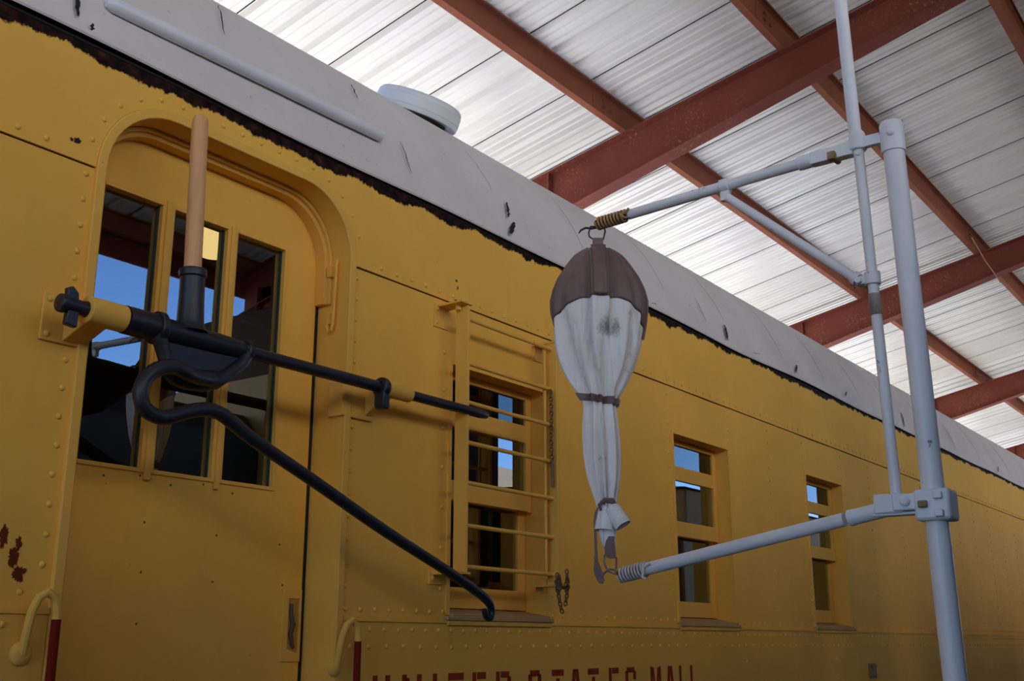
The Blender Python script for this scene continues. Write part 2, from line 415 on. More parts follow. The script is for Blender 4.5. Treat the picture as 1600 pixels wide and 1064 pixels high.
# windows
def car_window(x0, guard=False):
    x1 = x0 + WW; gx1 = x1 - .042; gx0 = x0 + .042
    mb = MB(); YS = .075
    mb.loft([[(x,0,z),(x,.14,z)] for x, z in ((x0,WZ0),(x0,WZ1),(x1,WZ1),(x1,WZ0),(x0,WZ0))], closed=False)    # reveal
    for (a0,a1,b0,b1) in ((x0-.020,x0,WZ0,WZ1+.016),(x1,x1+.012,WZ0,WZ1+.016),(x0,x1,WZ1,WZ1+.016)):
        mb.box(a0,a1,-.007,.001,b0,b1)
    w = obj('window', mb, MY, car, smooth=30)
    mb = MB()                                                            # upper sashes
    for xx in ((x0+.002, gx0), (gx1, x1-.002)): mb.box(xx[0], xx[1], YS, YS+.03, 2.455, WZ1-.002)
    mb.box(gx0, gx1, YS, YS+.03, 2.760, 2.838); mb.box(gx0, gx1, YS-.012, YS+.03, 2.455, 2.536); mb.box(gx0, gx1, YS, YS+.03, 2.955, WZ1-.002)
    obj('upper_sash', mb, MY2, w, bevel=.003)
    mb = MB(); YL = YS + .033
    for xx in ((x0+.002, gx0), (gx1-.018, x1-.002)): mb.box(xx[0], xx[1], YL, YL+.028, WZ0+.03, 2.47)
    mb.box(gx0, gx1-.018, YL, YL+.028, WZ0+.03, 2.118)
    obj('lower_sash', mb, MY2, w, bevel=.003)
    for (a0,a1,b0,b1,y) in ((gx0,gx1,2.838,2.955,YS+.012),(gx0,gx1,2.536,2.760,YS+.012),(gx0,gx1-.018,2.118,2.47,YL+.012)):
        mb = MB(); mb.box(a0-.003,a1+.003,y,y+.004,b0-.003,b1+.003); obj('window_pane', mb, M_GLASS_TOP if b0 > 2.8 else M_GLASS, w, smooth=20)
    mb = MB(); mb.prism_yz([(-.022,1.992),(-.022,2.010),(.138,2.036),(.138,1.992)], x0+.001, x1-.001)
    mb.box(x0-.03, x1+.02, -.026, 0, 1.985, 2.000)
    obj('window_sill', mb, M_DUST, w, bevel=.003)
    mb = MB(); mb.box(x0-.02, x1+.015, -.020, 0, 1.966, 1.984); obj('sill_moulding', mb, MY2, w, bevel=.003)
    return w
for k, x in enumerate(WINS):
    w = car_window(x)
    if k == 0: w['label'] = 'window behind the yellow bar guard'

# bar guard over the first window
g = bpy.data.objects.new('window_guard', None); COL.objects.link(g); g.parent = car
BZ = [3.155, 2.972, 2.814, 2.655, 2.498, 2.334, 2.180]
for zz in BZ:
    mb = MB(); mb.tube([(3.318,-.10,zz),(3.60,-.10,zz-.0015),(3.942,-.10,zz-.001)], .0085, 10); obj('guard_bar', mb, MY2, g)
mb = MB(); mb.box(3.312,3.326,-.124,-.062,2.15,3.20); obj('guard_post', mb, MY2, g, bevel=.002)
mb = MB(); mb.box(3.936,3.954,-.126,-.062,2.15,3.19); obj('guard_post', mb, MY2, g, bevel=.002)
mb = MB(); mb.tube([(3.895,-.09,2.16),(3.895,-.09,3.16)], .007, 10); obj('hinge_rod', mb, MY2, g)
for (za, zb_, zt) in ((3.12,3.215,3.203),(2.115,2.16,2.15)):
    mb = MB(); mb.box(3.245,3.335,-.006,0,za,zb_); mb.box(3.262,3.335,-.13,0,zt,zt+.008)
    for x, z in ((3.262,za+.02),(3.262,zb_-.02)): mb.dome((x,-.006,z), .009, .006, 8)
    mb.tube([(3.297,-.085,zt-.02),(3.297,-.085,zt+.014)], .012, 10)
    obj('guard_bracket', mb, MY2, g)
    mb = MB(); mb.box(3.942,4.02,-.006,0,za,zb_); mb.box(3.930,4.0,-.13,0,zt-.02,zt-.012)
    obj('guard_bracket', mb, MY2, g)

# grab irons beside the door
def grab(x, z, label):
    mb = MB()
    mb.lathe((x-.03,-.010,z-.135), (0,-1,0), [(.030,0),(.030,.006),(.022,.014),(.012,.018)], 20)
    mb.tube([(x-.03,-.02,z-.135),(x-.034,-.035,z-.09),(x-.034,-.05,z-.03),(x-.022,-.056,z+.005),(x,-.058,z+.018),(x+.020,-.058,z+.005),(x+.029,-.058,z-.025),(x+.031,-.058,z-.055)],
            [.013,.012,.012,.012,.012,.012,.0115,.0115], 10)
    h = obj('grab_iron', mb, MY2, car)
    mb = MB(); mb.tube([(x+.031,-.058,z-.050),(x+.033,-.058,1.17)], .0122, 12)
    mb.tube([(x+.033,-.058,1.18),(x+.032,0,1.175)], .0122, 12)
    r = obj('grip_bar', mb, M_RED, h); r['label'] = 'dark red lower grip bar'
    return h
grab(1.665, 2.010, None); grab(2.787, 1.957, None)

# lettering UNITED STATES MAIL, stencilled
lw = bpy.data.objects.new('lettering', None); COL.objects.link(lw); lw.parent = car; lw['label'] = 'dark red stencilled words UNITED STATES MAIL'
LZ0, LZ1, LY = 1.585, 1.793, -.0115
def bar(xa, xb, za, zb_): mb.box(xa, xb, LY, -.010, za, zb_)
def diag(xa, za, xb, zb_, w): mb.prism_xz([(xa-w/2,za),(xa+w/2,za),(xb+w/2,zb_),(xb-w/2,zb_)], LY, -.010)
H = LZ1 - LZ0; zm = (LZ0+LZ1)/2
def letter(ch, a, b):
    w = b - a; s = .024
    if ch == 'U': bar(a,a+s,LZ0+.03,LZ1); bar(b-s,b,LZ0+.03,LZ1); bar(a+s*.6,a+w*.42,LZ0,LZ0+s); bar(a+w*.58,b-s*.6,LZ0,LZ0+s)
    elif ch == 'N': bar(a,a+s,LZ0,LZ1); bar(b-s,b,LZ0,LZ1); diag(a+s*1.1,LZ1-.012,b-s*1.1,LZ0+.012,s*.9)
    elif ch == 'I': bar(a,a+s*.95,LZ0,LZ1)
    elif ch == 'T': bar(a,b,LZ1-.026,LZ1); bar((a+b)/2-s/2,(a+b)/2+s/2,LZ0,LZ1-.036)
    elif ch == 'E': bar(a,a+s*.95,LZ0,LZ1); [bar(a+s*1.2,b-(.012 if k == 1 else 0),z,z+.026) for k, z in enumerate((LZ0, zm-.013, LZ1-.026))]
    elif ch == 'L': bar(a,a+s*.95,LZ0,LZ1); bar(a+s*1.2,b,LZ0,LZ0+.026)
    elif ch == 'D': bar(a,a+s*.95,LZ0,LZ1); bar(a+s*1.25,b-.012,LZ1-.024,LZ1); bar(a+s*1.25,b-.012,LZ0,LZ0+.024); bar(b-s,b,LZ0+.02,LZ1-.02)
    elif ch == 'S':
        bar(a+.012,b-.012,LZ1-.024,LZ1); bar(a,a+s,zm+.022,LZ1-.016); bar(b-s,b,LZ1-.055,LZ1-.016); bar(a+.012,a+w*.44,zm-.012,zm+.012)
        bar(a+w*.56,b-.012,zm-.012,zm+.012); bar(b-s,b,LZ0+.016,zm-.022); bar(a+.012,b-.012,LZ0,LZ0+.024); bar(a,a+s,LZ0+.016,LZ0+.055)
    elif ch == 'A': diag(a+s/2,LZ0,(a+b)/2-s*.35,LZ1,s); diag(b-s/2,LZ0,(a+b)/2+s*.35,LZ1,s); bar(a+w*.38,b-w*.38,LZ0+.06,LZ0+.08)
    elif ch == 'M': bar(a,a+s*.8,LZ0,LZ1); bar(b-s*.8,b,LZ0,LZ1); diag(a+s,LZ1-.005,(a+b)/2-.004,LZ0+.07,s*.7); diag(b-s,LZ1-.005,(a+b)/2+.004,LZ0+.07,s*.7)
for ch, a, b in (('U',2.947,3.036),('N',3.10,3.205),('I',3.27,3.292),('T',3.359,3.451),('E',3.506,3.590),('D',3.658,3.756),
                 ('S',3.878,3.970),('T',4.050,4.140),('A',4.178,4.290),('T',4.335,4.424),('E',4.512,4.597),('S',4.660,4.755),
                 ('M',4.897,4.999),('A',5.045,5.145),('I',5.190,5.213),('L',5.310,5.390)):
    mb = MB(); letter(ch, a, b); obj('letter', mb, M_LETTER, lw, smooth=10)
# little card holder low on the side
mb = MB(); mb.box(8.00,8.13,-.022,-.010,1.665,1.765); mb.box(8.03,8.12,-.030,-.022,1.735,1.757); mb.box(8.02,8.11,-.030,-.022,1.672,1.690)
obj('card_holder', mb, simple('brown_holder', (.24,.13,.03), .6), car, bevel=.002)

# rust patches and holes
def patch(x, z, w, h, seed, y=-.0012, name='rust_patch', mat=None):
    rnd = random.Random(seed); n = 46; pts = []
    for k in range(n):
        a = 2*PI*k/n; q = .72 + .34*noise.noise((math.cos(a)*1.6+seed, math.sin(a)*1.6, 0)) + rnd.uniform(-.14,.14)
        pts.append((x + w*q*math.cos(a), z + h*q*math.sin(a)))
    mb = MB(); vs = [(px, y, pz) for px, pz in pts] + [(x, y, z)]
    mb.add(vs, [(k, (k+1) % n, n) for k in range(n)])
    return obj(name, mb, mat or M_RUST, car)
patch(1.592,2.115,.024,.036,3); patch(1.612,2.075,.022,.028,5); patch(1.602,2.152,.012,.022,8); patch(1.560,2.165,.016,.040,9)
patch(1.634,3.300,.016,.013,12, -.0102, 'torn_hole', M_DARK); patch(1.616,3.297,.006,.009,13, -.0102, 'torn_hole', M_DARK)
patch(3.376,3.342,.010,.008,14,-.0102,'torn_hole',M_DARK); patch(3.384,3.312,.006,.010,15,-.0102,'torn_hole',M_RUST); patch(3.380,3.255,.022,.006,16,-.0102,'torn_hole',M_DARK)

# roof: eave drop, arc, crown, far side mirrored
A0 = 80; R1_, R2_ = 1.02, 2.06
prof = [(-.026,3.616),(-.030,3.622),(-.024,3.640)]
for k in range(9):
    a = rad(A0 + (37-A0)*k/8); prof.append((R1_*(math.sin(rad(A0))-math.sin(a)), 3.645 + R1_*(math.cos(a)-math.cos(rad(A0)))))
ey, ez = prof[-1]
for k in range(1, 8):
    a = rad(37 + (5-37)*k/7); prof.append((ey + R2_*(math.sin(rad(37))-math.sin(a)), ez + R2_*(math.cos(a)-math.cos(rad(37)))))
WID = 2.9
prof_full = prof + [(WID-y, z) for y, z in prof[::-1]]
def roof_pt(s):   # s from 0 at eave to 1 at the silhouette bend
    k = 3 + s*8; i = min(int(k), 10); f = k - i; (ya,za), (yb,zb_) = prof[i], prof[i+1]; return ya+(yb-ya)*f, za+(zb_-za)*f
mb = MB(); xs = []; x = X0-.05; nseg = 0
lips = [X0-.05]
while x < X1+.05:
    x += .86 + .05*math.sin(x*3.7); lips.append(min(x, X1+.05))
for i in range(len(lips)-1):
    xa, xb = lips[i], lips[i+1] + (.012 if i < len(lips)-2 else 0)
    rings = []
    for t in [k/8 for k in range(9)]:
        x = xa + (xb-xa)*t; lift = .0004*(1-t) 
        ring = []
        for j, (y, z) in enumerate(prof_full):
            wob = .003*noise.noise((x*1.3, j*.35, 1.7)) if 0 < j < len(prof_full)-1 else 0
            if j < 3: wob = .012*noise.noise((x*.9, 0, 4.2)); 
            cy = y-1.45; cz = z-2.9; L = math.hypot(cy, cz); ring.append((x, y + cy/L*(lift+wob*.5), z + cz/L*lift + wob))
        rings.append(ring)
    mb.loft(rings, closed=False)
roof = obj('roof', mb, M_ROOF, car, smooth=40, recalc=False)
# torn seams: thin dark slivers lying on the roof skin
def tear(path, w, name='roof_tear'):
    mb = MB(); L = []; Rr = []
    for k, (x, s) in enumerate(path):
        y, z = roof_pt(s); ww = w*(.35+.65*math.sin(PI*(k+.5)/len(path))); nrm = Vector((0, y-1.45, z-2.9)).normalized()*.0125
        if s < .02: nrm += Vector((0,-.012,0))
        L.append((x-ww, y+nrm.y, z+nrm.z)); Rr.append((x+ww, y+nrm.y, z+nrm.z))
    n = len(path); mb.add(L + Rr, [(k, k+1, n+k+1, n+k) for k in range(n-1)])
    obj(name, mb, M_TEAR, roof)
def tline(x, s0, s1, lean, w, seed, n=9):
    rnd = random.Random(seed); tear([(x + lean*(k/(n-1)) + rnd.uniform(-.006,.006), s0+(s1-s0)*k/(n-1)) for k in range(n)], w)
for (x, s0, s1, lean, w) in ((2.20,.42,.74,.07,.003),(2.90,.50,.66,.03,.004),(3.10,.10,.30,-.02,.0028),(1.60,.05,.20,-.01,.008),(1.63,.0,.05,.02,.006),
        (3.775,.14,.26,.02,.010),(3.755,.01,.12,.05,.016),(3.70,.3,.62,-.05,.0022),(4.42,.15,.7,-.05,.0022),(4.55,.0,.1,.05,.007),(5.0,.0,.03,.10,.006),(5.25,.2,.8,-.06,.0026),
        (5.72,.10,.30,-.03,.004),(5.98,.02,.16,.02,.016),(6.02,.2,.75,-.09,.003),(6.3,.0,.04,.16,.008),(6.85,.1,.7,-.08,.003),(7.05,.03,.12,.05,.014),(7.6,.1,.6,-.08,.004),
        (8.0,.04,.1,.06,.012),(8.35,.1,.55,-.08,.004),(9.1,.1,.5,-.06,.004),(9.4,.02,.2,.05,.016),(10.0,.1,.7,-.1,.005),(11.0,.05,.4,-.05,.009),(11.9,.05,.8,-.1,.006),(12.6,.02,.12,.1,.018),(13.2,.1,.6,-.1,.008)):
    tline(x, s0, s1, lean, w, int(x*100))
# eave underside strip: dark gap behind the drip edge
mb = MB(); mb.box(X0, X1, -.012, .01, 3.610, 3.618); obj('eave_gap', mb, M_DARK, car)

# gutter over the door
mb = MB(); y0_, z0_ = roof_pt(.28)
mb.tube([(1.70,.026,3.795),(1.72,.022,3.797),(2.02,.020,3.805),(2.35,.020,3.815),(2.70,.024,3.825),(2.935,.026,3.832),(2.95,.03,3.833)], [.012,.024,.025,.025,.025,.023,.010], 14)
obj('rain_gutter', mb, M_GUT, car)

# round roof ventilator
vc = Vector((3.985, .80, 4.505)); va = Vector((0, -.40, .92)).normalized(); VS = .82
mb = MB(); mb.lathe(vc, va, [(.165,-.03),(.165,.09),(.155,.095)], 36); v = obj('roof_vent', mb, simple('vent_dark_neck', (.05,.04,.04), .8), car)
mb = MB(); mb.lathe(vc, va, [(r_*VS, h_*VS) for r_, h_ in [(.262,.066),(.272,.060),(.276,.070),(.276,.088),(.279,.092),(.279,.150),(.276,.154),(.275,.172),(.262,.188),(.16,.205),(.02,.21)]], 48); obj('vent_cap', mb, M_GUT, v)

# brackets that carry the catcher
mb = MB(); BY, BZc = -.12, 2.775
mb.box(1.588,1.734,-.010,0,2.698,2.835)
mb.prism_yz([(-.008,2.705),(-.008,2.825),(-.105,2.800),(-.128,2.742),(-.095,2.735)], 1.655, 1.725)
mb.pipe((1.648,BY,BZc),(1.765,BY,BZc),.0385,.0225,28)
for x, z in ((1.606,2.815),(1.606,2.716)): mb.dome((x,-.010,z), .010, .007, 8)
obj('catcher_bracket', mb, MY2, car, bevel=.003)
mb = MB()
mb.box(2.745,2.90,-.012,0,2.675,2.805); mb.box(2.744,2.757,-.014,.060,2.675,2.800)
mb.prism_yz([(-.010,2.69),(-.010,2.795),(-.10,2.797),(-.135,2.760),(-.10,2.748)], 2.86, 2.90)
mb.pipe((2.85,BY,BZc),(2.975,BY,BZc),.029,.0215,24)
obj('catcher_bracket', mb, MY2, car, bevel=.003)

# interior, ends, far side, underframe
mb = MB(); mb.box(X0,X0+.05,0.02,2.88,1.15,4.2); obj('end_wall', mb, MY, car)
mb = MB(); mb.box(X1-.05,X1,0.02,2.88,1.15,4.2); obj('end_wall', mb, MY, car)
mb = MB(); mb.box(X0,X1,2.84,2.9,1.15,3.62); obj('far_wall', mb, MY, car)
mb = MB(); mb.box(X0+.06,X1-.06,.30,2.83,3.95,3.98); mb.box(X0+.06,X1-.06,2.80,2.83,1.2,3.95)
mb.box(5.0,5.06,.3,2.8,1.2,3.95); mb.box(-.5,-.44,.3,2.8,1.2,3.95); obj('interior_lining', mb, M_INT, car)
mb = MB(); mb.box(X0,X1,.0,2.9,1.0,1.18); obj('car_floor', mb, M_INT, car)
mb = MB(); mb.box(X0,X1,.35,2.55,.75,1.0)
for xx in (-2, 1.6, 5.2, 8.8, 12.4, 16): mb.box(xx-.06,xx+.06,.1,2.8,.9,1.0)
obj('underframe', mb, M_UNDER, car)
for cx in (-1.6, 15.6):
    mb = MB(); mb.box(cx-1.5,cx+1.5,.55,.70,.48,.72); mb.box(cx-1.5,cx+1.5,2.2,2.35,.48,.72); mb.box(cx-.2,cx+.2,.55,2.35,.55,.76)
    tr = obj('wheel_truck', mb, M_UNDER, car, bevel=.02)
    for dx in (-1.1, 1.1):
        mb = MB(); mb.tube([(cx+dx,.5,.585),(cx+dx,2.4,.585)], .07, 14)
        for y in (.70, 2.07): mb.lathe((cx+dx,y,.585), (0,1,0), [(.07,0),(.43,0),(.43,.10),(.46,.105),(.46,.13),(.07,.13)], 40)
        obj('wheelset', mb, M_RAIL, tr)
# ceiling lamp inside the car
mb = MB(); lc = (3.085,1.2,3.70)
mb.lathe(lc, (0,0,1), [(.02,-.085),(.055,-.080),(.082,-.055),(.094,-.020),(.090,.022),(.070,.050),(.066,.054),(.02,.056)], 28)
lg = obj('ceiling_lamp', mb, M_LAMP, car); lg['label'] = 'glowing warm globe lamp inside the car'
mb = MB(); mb.lathe((3.085,1.2,3.755), (0,0,1), [(.05,0),(.05,.03),(.012,.045),(.012,.20)], 20); obj('lamp_stem', mb, M_UNDER, lg)

# ------------------------------------------------------------------ MAIL CATCHER ARM (lies in the brackets)
cat = thing('mail_catcher_arm', (1.98,BY,BZc), 'black iron mail catcher arm with hooked rod across the car door', 'mail catcher')
mb = MB(); mb.tube([(1.585,BY,BZc),(1.66,BY,BZc),(1.80,BY,BZc)], .0205, 16); mb.tube([(1.80,BY,BZc),(2.30,BY,BZc),(2.82,BY,BZc)], .0205, 16)
mb.tube([(2.82,BY,BZc),(2.99,BY,BZc)], .0195, 16); mb.tube([(2.985,BY,BZc),(3.30,BY,BZc),(3.40,BY,BZc),(3.438,BY,BZc),(3.446,BY,BZc)], [.0185,.0185,.0185,.014,.010], 16)
obj('pivot_bar', mb, M_BLACK, cat)
mb = MB()
mb.lathe((1.565,BY,BZc), (1,0,0), [(.020,0),(.026,.004),(.026,.020),(.018,.026)], 18)
mb.prism_xz([(1.590,BZc-.01),(1.584,BZc+.045),(1.600,BZc+.052),(1.618,BZc+.036),(1.622,BZc)], BY-.010, BY+.010)
mb.prism_xz([(1.592,BZc+.01),(1.588,BZc-.055),(1.622,BZc-.060),(1.624,BZc)], BY-.010, BY+.010)
obj('wing_pin', mb, M_BLACK, cat, bevel=.003)
mb = MB()
mb.pipe((1.768,BY,BZc),(1.868,BY,BZc),.0405,.0215,28); mb.lathe((1.868,BY,BZc),(1,0,0),[(.046,0),(.049,.004),(.049,.020),(.040,.030)],28)
mb.tube([(1.89,BY,BZc),(2.10,BY,BZc),(2.20,BY,BZc)], [.036,.033,.028], 20)
mb.lathe((2.195,BY,BZc), (1,0,0), [(.034,0),(.038,.004),(.038,.016),(.028,.022)], 24)
obj('casting_sleeve', mb, M_BLACK, cat)
# dished web under the bar: thin plate with a thick rim
web = [(1.868,2.77),(1.890,2.725),(1.906,2.690),(1.918,2.655),(1.945,2.640),(1.985,2.636),(2.040,2.640),(2.090,2.656),(2.140,2.690),(2.185,2.730),(2.208,2.770),(2.20,2.79)]
mb = MB(); mb.prism_xz(web, BY-.008, BY+.014); cw = obj('casting_web', mb, M_BLACK, cat, bevel=.004)
mb = MB(); mb.tube([(x, BY-.012, z) for x, z in web], [.024,.022,.021,.022,.024,.026,.026,.024,.021,.020,.021,.018], 12)
mb.tube([(1.95,BY-.004,2.655),(2.02,BY-.004,2.654),(2.10,BY-.004,2.675)], [.020,.026,.018], 10)
obj('web_rim', mb, M_BLACK, cw)
hp = [(2.06,-.150,2.652),(2.00,-.165,2.646),(1.951,-.18,2.646),(1.905,-.19,2.653),(1.865,-.197,2.647),(1.825,-.2,2.627),(1.797,-.2,2.597),(1.787,-.2,2.562),(1.795,-.2,2.530),(1.815,-.2,2.511),(1.845,-.2,2.502),
      (1.875,-.2,2.503),(1.925,-.2,2.523),(1.965,-.2,2.538),(2.005,-.2,2.548),(2.040,-.2,2.549),(2.075,-.2,2.541),(2.12,-.2,2.520),(2.201,-.2,2.483),(2.472,-.2,2.382),(2.776,-.2,2.265),(3.116,-.2,2.147),
      (3.285,-.2,2.083),(3.335,-.2,2.060),(3.362,-.2,2.042),(3.375,-.2,2.020),(3.373,-.2,2.000),(3.360,-.2,1.990),(3.346,-.2,1.993),(3.336,-.2,2.005),(3.329,-.2,2.022)]
hr = [.022]*5 + [.0215]*13 + [.0205,.0200,.0195,.0185,.0175,.017,.0155,.014,.013,.0125,.012,.0115,.010]
def smooth_path(p, r, sub=4):
    out = []; ro = []
    P = [Vector(q) for q in p]
    for i in range(len(P)-1):
        a, b, c, d = P[max(i-1,0)], P[i], P[i+1], P[min(i+2,len(P)-1)]
        for k in range(sub):
            t = k/sub; out.append(.5*((2*b)+(c-a)*t+(2*a-5*b+4*c-d)*t*t+(3*b-a-3*c+d)*t**3)); ro.append(r[i]+(r[i+1]-r[i])*t)
    return out+[P[-1]], ro+[r[-1]]
pp, rr = smooth_path(hp, hr); mb = MB(); mb.tube(pp, rr, 14); obj('hook_rod', mb, M_BLACK, cat)
mb = MB()
mb.lathe((2.825,BY,BZc), (1,0,0), [(.022,-.012),(.034,-.010),(.037,0),(.037,.014),(.030,.022)], 24)
mb.prism_xz([(2.815,BZc+.02),(2.838,BZc+.02),(2.846,BZc-.070),(2.838,BZc-.080),(2.822,BZc-.078),(2.812,BZc-.065)], BY-.026, BY+.020)
obj('stop_collar', mb, M_BLACK, cat, bevel=.004)
mb = MB(); mb.lathe((1.992,BY,BZc+.015), (-.028,0,1), [(.052,0),(.044,.012),(.040,.03),(.0375,.10),(.0365,.165),(.041,.170),(.042,.185),(.040,.192),(.029,.194),(.028,.15)], 28)
obj('handle_socket', mb, M_BLACK, cat)
mb = MB(); mb.lathe((1.987,BY,2.925), (-.033,0,1), [(.026,0),(.0262,.20),(.0258,.40),(.0250,.53),(.0235,.543),(.019,.552),(.010,.557)], 28)
h = obj('wooden_handle', mb, M_WOOD, cat); h['label'] = 'pale turned wooden handle'

# ------------------------------------------------------------------ CHAIN hanging on the guard
def chain(pts, r=.0030, L=.022):
    P = [Vector(p) for p in pts]; out = []; d = 0
    for a, b in zip(P, P[1:]):
        n = (b-a).length; t = d
        while t < n: out.append((a + (b-a)*t/n, (b-a).normalized())); t += L*.72
        d = t - n
    for k, (c, t) in enumerate(out):
        u = t.cross(Vector((0,1,0)) if k % 2 else Vector((1,.3,.2))).normalized()
        mb.tube([c + t*(L*.5*math.cos(q)) + u*(L*.30*math.sin(q)) for q in [2*PI*j/8 for j in range(8)]], r, 5, closed=True)
mb = MB(); random.seed(3)
chain([(3.905,-.115,2.955),(3.911,-.115,2.85),(3.906,-.115,2.75),(3.912,-.115,2.65)])
mb.tube([(3.912,-.115,2.65),(3.914,-.115,2.55),(3.914,-.115,2.54)], .006, 8)
tag(obj('chain', mb, M_CHAIN), 'thin brown chain hanging straight along the right post of the window guard', 'chain')
mb = MB()
chain([(3.905,-.140,2.172),(3.90,-.140,2.13),(3.912,-.140,2.10),(3.898,-.138,2.145),(3.92,-.142,2.16),(3.915,-.140,2.09),(3.93,-.138,2.05),(3.948,-.136,2.02)])
chain([(3.91,-.145,2.165),(3.93,-.142,2.125),(3.965,-.140,2.125),(3.975,-.140,2.16),(3.985,-.140,2.15),(3.978,-.140,2.10),(3.965,-.140,2.06)])
chain([(3.975,-.142,2.19),(3.982,-.142,2.13),(3.97,-.142,2.115)])
tag(obj('chain', mb, M_CHAIN), 'tangled short chain bunched at the lower right corner of the window guard', 'chain')

# ------------------------------------------------------------------ MAIL CRANE
CX = 2.9
def my(z): return -1.9665 - .0154*(1.81-z)*-1 if False else -1.9665 + .0154*(z-1.81)
crane = thing('mail_crane', (CX, my(0), 0), 'white painted pipe mail crane holding the mail pouch by two arms', 'mail crane')
mb = MB(); mb.tube([(CX,my(0.02),.02),(CX,my(1.5),1.5),(CX,my(3.235),3.235)], .0285, 28); obj('mast', mb, M_CRANE, crane)
mb = MB(); mb.box(CX-.18,CX+.18,my(0)-.18,my(0)+.18,0,.025); mb.lathe((CX,my(0),.025),(0,0,1),[(.06,0),(.05,.06),(.036,.08)],24); obj('base_plate', mb, M_CRANE, crane)
mb = MB(); yc = my(3.25); mb.lathe((CX,yc,3.208),(0,0,1),[(.0285,0),(.0325,.001),(.0330,.060),(.0325,.082),(.029,.090),(.015,.094)],28)
mc = obj('mast_cap', mb, M_CRANE, crane)
mb = MB(); mb.lathe((CX-.030,yc-.004,3.258),(-1,-.25,0),[(.011,0),(.012,.004),(.009,.008),(.006,.010)],12); obj('cap_bolt', mb, M_CRANE, mc)
# thin operating rod
def ry(z): return -1.866 + .0190*(z-2.28)
mb = MB(); mb.tube([(CX,ry(3.262)+.004,3.262),(CX,ry(3.6)+.004,3.6),(CX,ry(4.15)+.004,4.15)], .0180, 20); mb.tube([(CX,ry(2.25),2.25),(CX,ry(2.8),2.8),(CX,ry(3.262),3.262)], .0145, 20)
obj('operating_rod', mb, M_CRANE, crane)
# upper bracket: flat straps from the arm socket round the rod to the cap
mb = MB()
mb.lathe((CX,ry(3.27),3.240),(0,0,1),[(.020,0),(.0245,.002),(.0245,.034),(.022,.05),(.018,.058)],24)
mb.box(CX-.012,CX+.012,yc,ry(3.26),3.246,3.270)
mb.box(CX-.015,CX-.009,yc+.01,ry(3.26),3.242,3.274)
obj('upper_bracket', mb, M_CRANE, crane, bevel=.002)
mb = MB(); mb.lathe((CX-.015,ry(3.23)-.002,3.228),(-1,-.3,0),[(.008,0),(.008,.004),(.004,.006)],12); obj('bracket_bolt', mb, M_CRANE, crane)
# upper arm
ua = lambda y: (CX, y, 3.2235 + (y+1.107)*(-.042))
mb = MB(); mb.tube([ua(-1.100),ua(-1.40),ua(-1.690)], .0165, 20)
mb.pipe(ua(-1.672), ua(-1.712), .0215, .012, 20)
mb.box(CX-.016,CX+.016,-1.835,-1.712,3.230,3.268)
up_arm = obj('upper_arm', mb, M_CRANE, crane, bevel=.002)
mb = MB(); mb.tube([ua(-.98),ua(-1.105)], .0135, 14); cr_ = obj('arm_core', mb, M_RUST, up_arm); cr_['label'] = 'rusty core inside the upper coil'
mb = MB(); mb.box(CX-.034,CX-.012,-1.790,-1.768,3.222,3.246); mb.tube([(CX-.02,-1.779,3.236),(CX+.03,-1.779,3.236)], .009, 10); obj('square_bolt', mb, M_RUSTBOLT, up_arm, bevel=.002)
mb = MB(); mb.pipe(ua(-1.424), ua(-1.452), .0225, .0155, 20); mb.box(CX-.010,CX+.010,-1.452,-1.424,3.188,3.220); obj('brace_clamp', mb, M_CRANE, up_arm, bevel=.002)
def coil(pa, pb, R, turns, w, mat, parent, tails):
    pa, pb = Vector(pa), Vector(pb); t = (pb-pa).normalized(); u = t.cross(Vector((0,0,1))).normalized(); v_ = t.cross(u); pts = []
    n = turns*14
    for k in range(n+1):
        a = 2*PI*k/14; pts.append(pa + (pb-pa)*k/n + (u*math.cos(a) + v_*math.sin(a))*R)
    mb = MB(); mb.tube(pts, w, 8)
    for tl in tails: mb.tube([pts[-1] + Vector(q) for q in tl], w*1.05, 8)
    return obj('coil_spring', mb, mat, parent)
coil(ua(-.985), ua(-1.092), .0185, 9, .0040, M_SPRING, up_arm, [[(0,0,0),(.0,-.012,.004),(-.004,-.022,.012)],[(0,.004,0),(-.022,-.004,-.012),(-.030,-.018,-.026),(-.022,-.024,-.026)]])
# brace
mb = MB(); b0 = Vector((CX,-1.446,3.196)); b1 = Vector((CX,-1.812,2.866)); mb.tube([b0,b0.lerp(b1,.5),b1], .0135, 16)
mb.tube([b1-(b1-b0).normalized()*.012, b1+(b1-b0).normalized()*.004], .019, 14)
brc = obj('diagonal_brace', mb, M_CRANE, crane)
mb = MB(); mb.box(CX-.012,CX+.012,-1.858,-1.812,2.846,2.870); mb.pipe((CX,ry(2.86),2.842),(CX,ry(2.86),2.878),.0215,.0150,20); mb.tube([(CX-.026,-1.822,2.856),(CX+.024,-1.822,2.856)],.0095,10)
obj('brace_clamp', mb, M_CRANE, brc, bevel=.002)
mb = MB(); mb.pipe((CX,ry(2.79),2.755),(CX,ry(2.79),2.815),.0165,.0143,18); rp = obj('rust_band', mb, simple('rust_spotted_band', (.30,.24,.19), .7, .7, 18), crane); rp['label'] = 'rust stained band on the thin rod'
